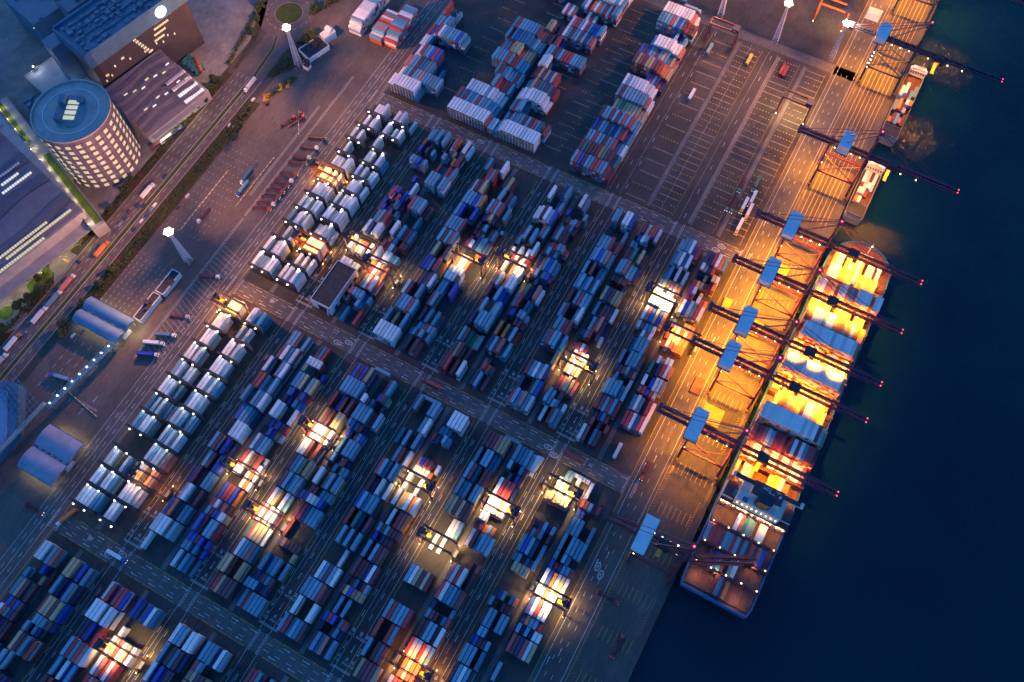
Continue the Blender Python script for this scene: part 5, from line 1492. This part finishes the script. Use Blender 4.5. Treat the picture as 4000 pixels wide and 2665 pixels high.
# ------------------------------------------------------------------ trees and hedges
M_leaf = []
for i, c in enumerate([(.045, .075, .02), (.07, .10, .028), (.032, .055, .018)]):
    M_leaf.append(mat('leaf_%s' % ('mid', 'light', 'dark')[i], c, .8, dirt=.5, scale=.8))
M_leaf.append(mat('leaf_red', (.15, .03, .02), .8, dirt=.5, scale=.8)); M_bark = mat('tree_bark', (.08, .06, .045), .9)
def leafcloud(b, pts, s, rnd):
    for (x, y, z) in pts:
        a = rnd.uniform(0, 6.28); q = rnd.uniform(-.7, .7); k = s*rnd.uniform(.6, 1.4); m = rnd.choice((0, 0, 1, 2))
        ux, uy = math.cos(a)*k, math.sin(a)*k; vx, vy, vz = -math.sin(a)*k*math.cos(q), math.cos(a)*k*math.cos(q), k*math.sin(q)
        b.quad((x-ux-vx, y-uy-vy, z-vz), (x+ux-vx, y+uy-vy, z-vz), (x+ux*.6+vx, y+uy*.6+vy, z+vz), (x-ux*.6+vx, y-uy*.6+vy, z+vz), m)
def tree(R, H, seed):
    rnd = random.Random(seed); t = thing('tree', '', 'tree'); b = MB()
    b.tube((0, 0, 0), (.1, .1, H*.55), R*.09, R*.05, 8)
    lim = [(rnd.uniform(-R, R)*.6, rnd.uniform(-R, R)*.6, H*rnd.uniform(.6, .9)) for k in range(7)]
    for q in lim: b.tube((.05, .05, H*.4), q, R*.04, R*.015, 5)
    b.build('trunk', M_bark, t); pts = []
    cl = [(x, y, z, R*rnd.uniform(.32, .55)) for x, y, z in lim] + [(rnd.uniform(-R, R)*.75, rnd.uniform(-R, R)*.75, H*rnd.uniform(.5, .8), R*.35) for k in range(6)]
    for x, y, z, r in cl:
        for k in range(int(95)):
            v = Vector((rnd.gauss(0, 1), rnd.gauss(0, 1), rnd.gauss(0, .8))); v.normalize(); v *= r*rnd.uniform(.55, 1.1); pts.append((x+v.x, y+v.y, z+v.z))
    b = MB(); leafcloud(b, pts, .34, rnd); b.build('crown', M_leaf[:3], t); return t
tp = [tree(4.2, 8, 1), tree(3.0, 6, 2), tree(5.5, 10, 3)]
TREES = [(-429, 408, 2, 1.25, 'big round tree beside the white roundabout hut'), (-433, 402, 0, 1., 'tree at the roundabout verge left of the hut'), (-476, 320, 2, 1., 'bushy tree beside the ribbed hall'), (-473.5, 311, 0, 1., 'tree at the foot of the ribbed hall'), (-477, 330, 0, 1.1, 'uppermost tree beside the hall'), (-475, 300, 1, 1., 'small tree by the bus bay'),
 (-476, 214, 1, 1.2, 'tree at the foot of the round tower'), (-474, 205, 0, 1., 'second tree at the foot of the round tower'), (-473, 185, 1, 1., 'small tree at the end of the planted walkway'), (-437, 128, 1, 1.1, 'tree on the verge beside the gate plaza'), (-437, 140, 0, .8, 'smaller tree on the verge beside the gate plaza'), (-437, 108, 0, .9, 'verge tree nearest the upper canopy'), (-437, 88, 2, .9, 'tree left of the upper gate canopy'), (-434, 80, 0, 1., 'tree below the upper gate canopy corner'),
 (-474, 100, 2, .9, 'tree at the end of the turning circle hedge'), (-475, 92, 0, 1.1, 'dark tree beside the lawn'), (-478, 84, 2, .9, 'dense tree right of the turning circle'), (-477, 62, 0, 1., 'tree below the turning circle'), (-480, 54, 2, 1., 'large tree at the left edge below the turning circle'), (-482, 110, 1, 1.2, 'small tree on the lit lawn'), (-430, 300, 0, .9, 'tree beside the lamp post at the exit lane'), (-428, 290, 1, 1., 'small tree at the top of the plaza'), (-492, 418, 0, 1., 'tree at the kerb west of the roundabout'), (-486, 405, 1, 1.1, 'roadside tree below the roundabout'), (-480, 390, 0, .9, 'roadside tree at the bend'), (-446, 438, 0, 1., 'tree on the strip right of the roundabout'), (-440, 452, 1, 1.3, 'upper tree on the strip right of the roundabout')]
for i, (x, y, k, s, lab) in enumerate(TREES):
    o = copy_tree(tp[k]); o.name = 'tree'; o.location = (x, y, 0); o.scale = (s, s, s); o.rotation_euler.z = i*1.7; tag(o, lab, 'tree', 'trees along the roads')
for o in tp:
    for ch in list(o.children): bpy.data.objects.remove(ch)
    bpy.data.objects.remove(o)
def hedge(x0, y0, x1, y1, w, h, lab, red=.0, n=9):
    rnd = random.Random(int(abs(x0*7+y0))); L = math.hypot(x1-x0, y1-y0); t = thing('hedge', lab, 'hedge', (x0, y0, 0)); b = MB(); pts = []
    for k in range(int(L*n)):
        s = rnd.random(); hh = h*(.45+.55*abs(math.sin(s*L*.21+rnd.random()*.8)))
        pts.append(((x1-x0)*s+rnd.gauss(0, w*.27), (y1-y0)*s+rnd.gauss(0, .3), hh*rnd.uniform(.1, 1)))
    leafcloud(b, pts, .52, rnd)
    if red:
        for k in range(len(b.m)):
            s = b.v[b.f[k][0]][1]
            if rnd.random() < red and math.sin(s*.25) > .1: b.m[k] = 3
    b.build('foliage', M_leaf, t)
for x0, y0, x1, y1, w, h, lab, rd in ((-439.5, 98, -439.5, 200, 3.2, 2.2, 'dark hedge with red leaves between the carriageway and the gate plaza', .4), (-434.5, 108, -434.5, 205, 4, 3, 'rough green belt along the edge of the gate plaza', .1), (-436.5, 205, -437, 325, 6, 3, 'rough green belt along the upper part of the plaza', .12), (-476, 148, -475, 205, 4, 2.2, 'scrub strip below the round tower', .2), (-475, 215, -474.5, 255, 3, 2.0, 'scrub strip at the tower base beside the road', .3), (-475.5, 258, -475, 335, 4, 2.6, 'hedge between the bus bay and the road', .1),
  (-478, 45, -472, 110, 5, 3, 'thick hedge right of the turning circle', .08), (-480, 352, -496, 428, 5, 3, 'hedge curving along the lorry yard to the roundabout', .15), (-440, 362, -427, 400, 6, 2.4, 'dark planting strip beside the lattice mast', .05), (-449, 432, -418, 500, 5, 3, 'tall planting right of the roundabout', .1), (-430, 340, -420, 368, 5, 2.5, 'planting beside the yellow scrap', .05), (-500, 112, -486, 122, 3, 2.2, 'hedge around the lit lawn', .05)):
    hedge(x0, y0, x1, y1, w, h, lab, rd)
sheet('lawn', [(-489, 100), (-479, 96), (-477, 118), (-486, 122)], M_lawn, .03)
# ------------------------------------------------------------------ vehicles (forward is +y)
def wheels(t, ys, hw, r=.5):
    for y in ys:
        for sx in (-1, 1):
            b = MB(); b.tube((sx*hw-.18, y, r), (sx*hw+.18, y, r), r, n=10); b.build('wheel', M_tyre, t)
VP = {}
def truck(col, load, colname):
    k = ('truck', col, load)
    if k in VP: return copy_tree(VP[k])
    t = thing('truck', '', 'truck'); m = container_mat(col)
    b = MB(); b.box(-1.22, 1.22, 6.6, 8.9, .7, 3.1); b.box(-1.1, 1.1, 6.2, 6.6, 1.2, 2.6); b.build('cab', m, t)
    b = MB(); b.box(-1.1, 1.1, 8.9, 8.95, 1.8, 2.8); b.build('windscreen', M_glass, t)
    b = MB(); b.box(-.5, .5, -6.6, 8.2, .7, 1.1)
    for y in (-6.4, -3, 0, 3, 5.6): b.box(-1.2, 1.2, y-.15, y+.15, 1.1, 1.3)
    for sx in (-1, 1): b.box(sx*1.0-.12, sx*1.0+.12, -6.6, 5.8, 1.0, 1.3)
    b.build('chassis', M_red if load == '.' else M_dark, t); wheels(t, (-5.6, -4.3, 3.6, 7.8), 1.05)
    if load != '.':
        b = container_shape(12.19, load, False)
        b.v = [(x, y-6.5, z+1.32) for x, y, z in b.v]; b.build('cargo_box', [container_mat(load), M_grille, M_fan, M_ink, M_sq], t)
    for sx in (-.9, .9): b = MB(); b.box(sx-.15, sx+.15, 8.95, 9.0, .9, 1.2); b.build('headlight', G_head, t); b = MB(); b.box(sx-.15, sx+.15, -6.7, -6.6, .8, 1.0); b.build('tail_light', G_tail, t)
    VP[k] = t; return t
def car(col):
    k = ('car', col)
    if k in VP: return copy_tree(VP[k])
    t = thing('car', '', 'car'); b = MB(); b.box(-.9, .9, -2.2, 2.2, .4, 1.0); b.box(-.78, .78, -1.6, 1.0, 1.0, 1.55); b.build('body', container_mat(col), t)
    b = MB(); b.box(-.7, .7, .98, 1.15, 1.02, 1.5); b.box(-.7, .7, -1.72, -1.58, 1.02, 1.5); b.build('window', M_glass, t); wheels(t, (-1.35, 1.35), .82, .33)
    for sx in (-.6, .6): b = MB(); b.box(sx-.14, sx+.14, 2.2, 2.25, .6, .8); b.build('headlight', G_head, t); b = MB(); b.box(sx-.14, sx+.14, -2.25, -2.2, .6, .8); b.build('tail_light', G_tail, t)
    VP[k] = t; return t
def bus(col):
    t = thing('bus', '', 'bus'); b = MB(); b.box(-1.25, 1.25, -5.8, 5.8, .45, 3.3); b.box(-.9, .9, -3, 2, 3.3, 3.6); b.build('body', container_mat(col), t)
    for sx in (-1, 1): b = MB(); b.box(*sorted((sx*1.25, sx*1.28)), -5.3, 5.3, 1.6, 2.8); b.build('window', M_glass, t)
    wheels(t, (-3.6, 3.8), 1.1, .5); return t
LEFT = [(-459, 212.4, 'w', 'w', 0, 'white box truck on the far carriageway below the round tower'), (-456.8, 152, 'o', 'o', 0, 'long orange truck passing the bus forecourt'), (-461, 116, 'w', 'p', 0, 'pink boxed truck, leading the queue on the left carriageway'), (-460.9, 100, 'w', 'a', 0, 'lilac boxed truck in the carriageway queue'), (-461.4, 84, 'w', 'w', 0, 'white boxed truck behind the lilac one'), (-464.2, 57, 'o', 'w', 0, 'white box truck with orange cab near the left edge'), (-461.5, 40, 'w', 'w', 0, 'pale truck at the left edge of the carriageway'),
 (-449, 343, 'w', 'w', PI, 'white articulated truck approaching from the roundabout'), (-405, 217.7, 'w', '.', PI, 'empty trailer truck crossing the gate plaza'), (-396.3, 264, 'w', 'c', PI, 'teal loaded truck parked at the plaza edge'), (-392, 253, 'b', 'a', PI, 'grey boxed truck with blue cab at the plaza edge'), (-412.8, 53.6, 'b', 'a', PI/2+.2, 'truck passing under the blue footbridge'),
 (-368.5, 172.8, 'w', 'm', -PI/2+.45, 'white cab truck with a dark red box in the slanted bays'), (-368.2, 134.3, 'w', '.', -PI/2+.4, 'empty flatbed with white cab in the slanted bays'), (-367.9, 117, 'w', 'a', -PI/2+.4, 'upper of three loaded trucks parked slanted'), (-371.3, 107.5, 'w', 'w', -PI/2+.4, 'long white boxed truck, middle of three parked slanted'), (-369.5, 98, 'w', 'b', -PI/2+.4, 'blue loaded truck, lowest of three parked slanted'),
 (-170, 177.8, 'r', 'r', PI/2, 'dark red truck crossing the middle cross road'), (-295, -29.6, 'b', 'w', -PI/2, 'white boxed truck on the lower cross road'), (-340.7, -24, 'w', 'o', PI-.3, 'orange boxed truck turning at the left end of the lower cross road'), (-366.4, -31.3, 'r', '.', -PI/2, 'red empty chassis truck on the open asphalt at left'), (-54.2, 177.9, 'r', 'r', PI/2, 'second red truck on the middle cross road near the quay'), (-6.5, 194, 'r', '.', PI, 'red tractor with yellow chassis on the quay road'), (7.2, 103, 'r', '.', -PI/2, 'empty red truck below the dark red crane'), (26.9, 77.8, 'r', '.', 0, 'red truck near the bottom of the quay'),
 (-149.5, 597.8, 'w', 'w', -PI/2, 'white truck on the top road'), (-163, 602.5, 'w', 'a', PI/2, 'light blue truck at the top edge'), (-186.8, 306, 'w', '.', 0, 'white cab tractor in the lane of the upper yard'), (-45.5, 166, 'w', 'w', -PI/2, 'white trailer truck parked across the end of the sixth pair'), (-74, 160, 'w', 'w', PI-.12, 'pale truck slanting in the lane beside the sixth pair')]
for x, y, c, ld, rz, lab in LEFT:
    o = truck(c, ld, ''); o.name = 'truck'; o.location = (x, y, .02); o.rotation_euler.z = rz; tag(o, lab, 'truck', 'trucks about the terminal and road')
for k, (y, c) in enumerate(((322.4, 'm'), (311, 'w'), (300, 'w'), (293.5, 'm'), (281.3, 'r'), (274, 'w'), (268, 'm'), (261.8, 'r'), (255.5, 'm'), (248.5, 'w'), (242.8, 'r'))):
    o = truck(c, '.', ''); o.name = 'truck'; o.location = (-369, y, .02); o.rotation_euler.z = -PI/2+.35; tag(o, '%s cab tractor with bare chassis, %s from the top of the slanted row' % (CNAME[c], ORD[k+1]), 'truck', 'bare chassis parked slanted along the lot')
for k, (x, y) in enumerate(((-396, 330), (-392.6, 328), (-399, 324))):
    o = truck('r', '.', ''); o.name = 'truck'; o.location = (x, y, .02); o.rotation_euler.z = -.4; tag(o, 'red chassis truck, %s of three parked in the open upper lot' % ('middle', 'right', 'left')[k], 'truck', 'red chassis trucks in the open lot')
for k, (x, y, ld, c) in enumerate(((-38, 446, '.', 'e'), (-40, 425, '.', 'e'), (-36, 425, '.', 'e'), (-28, 452, 'e', 'e'), (-25.5, 437, 'w', 'y'), (-29, 428, 'w', 'y'), (-23.5, 424, 'w', 'y'), (-25, 408, 'w', 'y'))):
    o = truck(c, ld, ''); o.name = 'truck'; o.location = (x, y, .02); o.rotation_euler.z = PI; tag(o, '%s parked in the trailer corner of the right pad, %s counted' % ('green chassis truck' if ld == '.' else 'green boxed truck' if ld == 'e' else 'white boxed trailer truck', ORD[k+1] + ' when'), 'truck', 'trailers parked on the right pad')
CARS = [(-453.8, 200.7, 'n', 'dark car nearest the median in the left queue'), (-457.8, 198.3, 'n', 'dark car beside the median queue leader'), (-460.3, 190.4, 'm', 'car under the sign gantry'), (-459.6, 184.7, 'n', 'dark car second from the sign gantry'), (-459.6, 178.5, 'a', 'blue car behind the sign gantry'), (-439.5, 0, 'w', ''), (-446.5, 206, 'w', 'white car leading the right carriageway group'), (-446, 201.4, 'a', 'grey blue car behind the white leader'), (-446, 194.6, 'b', 'blue car third in the right carriageway group'), (-446.5, 188.8, 'w', 'white van fourth in the right carriageway group'), (-446.5, 179.2, 'n', 'dark car last in the right carriageway group'), (-456.1, 231, 'n', 'lone dark car below the tower base'), (-428.4, 225.3, 'w', 'white van parked on the plaza edge'), (-428.4, 212, 'n', 'dark car parked on the plaza edge'), (-475.9, 131.9, 'y', 'yellow taxi on the forecourt'), (-466.3, 136, 'n', 'dark car leaving the forecourt'), (-461.4, 67.1, 'b', 'blue car between two box trucks'), (-428.3, 84.1, 'w', 'white van below the upper canopy'), (-425, 89.6, 'n', 'dark car at the canopy exit'), (-438.1, 330.4, 'w', 'white car parked beside the scrap yard'), (-440, 299.4, 'w', 'left of two cars by the lamp post'), (-436.7, 299.6, 'a', 'right of two cars by the lamp post')]
for x, y, c, lab in CARS:
    if not lab: continue
    o = car(c); o.name = 'car'; o.location = (x, y, .02); tag(o, lab, 'car', 'cars on the roads'); o.rotation_euler.z = PI/2 if 'forecourt' in lab else 0
for x, y, c, rz, lab in ((-489.3, 133, 'b', -.35, 'blue coach waiting at the lit warehouse canopy'), (-478, 262, 'w', -.24, 'white bus in the bay before the ribbed hall'), (-474, 273, 'n', -.24, 'dark bus in the bay before the ribbed hall'), (-481, 252, 'm', -.24, 'maroon bus under the hall canopy')):
    o = bus(c); o.location = (x, y, .03); o.rotation_euler.z = rz; tag(o, lab, 'bus', 'buses on the forecourts')
# red white barrier rows, lorry yard boxes and scrap beside the verge
for x0, y0, x1, y1, lab in ((-414, 196, -414, 262, 'dashed barrier line down the upper plaza'), (-388, 235, -388, 290, 'barrier line right of the plaza'), (-406, 48, -371, 42, 'curved barrier line under the footbridge'), (-398, 340, -383, 318, 'barrier beside the scrap stacks')):
    b = MB(); L = math.hypot(x1-x0, y1-y0); n = int(L/2.2)
    for k in range(n): f0, f1 = k/n, (k+.8)/n; b.beam((x0+(x1-x0)*f0, y0+(y1-y0)*f0, .4), (x0+(x1-x0)*f1, y0+(y1-y0)*f1, .4), .6, .8, k % 2)
    tag(b.build('road_barrier', [M_yel, M_wallw]), lab, 'barrier')
for k, (x, y, z, c) in enumerate([(-512+5.5*i, 333-1.2*i+2.6*j, 0, 'eecemo'[(i+j) % 6]) for i in range(4) for j in range(4)]):
    o = put('shipping_container', container_mesh(c, 'T'), None, (x, y, 0), .9); tag(o, '%s container, %s in the heap behind the ribbed hall' % (CNAME[c], ORD[k+1]), 'container', 'containers heaped behind the hall')
for k, (x, y) in enumerate(((-425, 352), (-421, 358), (-428, 338), (-426, 335), (-430, 336))):
    b = MB()
    for q in range(9): b.beam((-1.2+.3*q, -4, .4+.25*(q % 3)), (-1.2+.3*q, 4.5, .5+.3*(q % 3)), .3)
    b.box(-1.6, 1.6, -3, -2.6, 0, 1.8); b.box(-1.6, 1.6, 3, 3.4, 0, 1.8)
    o = b.build('spreader_frame', M_yel if k != 3 else M_red, None, (x, y, 0), .5); tag(o, 'stacked %s lifting frames beside the verge, %s in the scrap row' % ('red' if k == 3 else 'yellow', ORD[k+1]), 'lifting frame', 'lifting frames stored beside the verge')
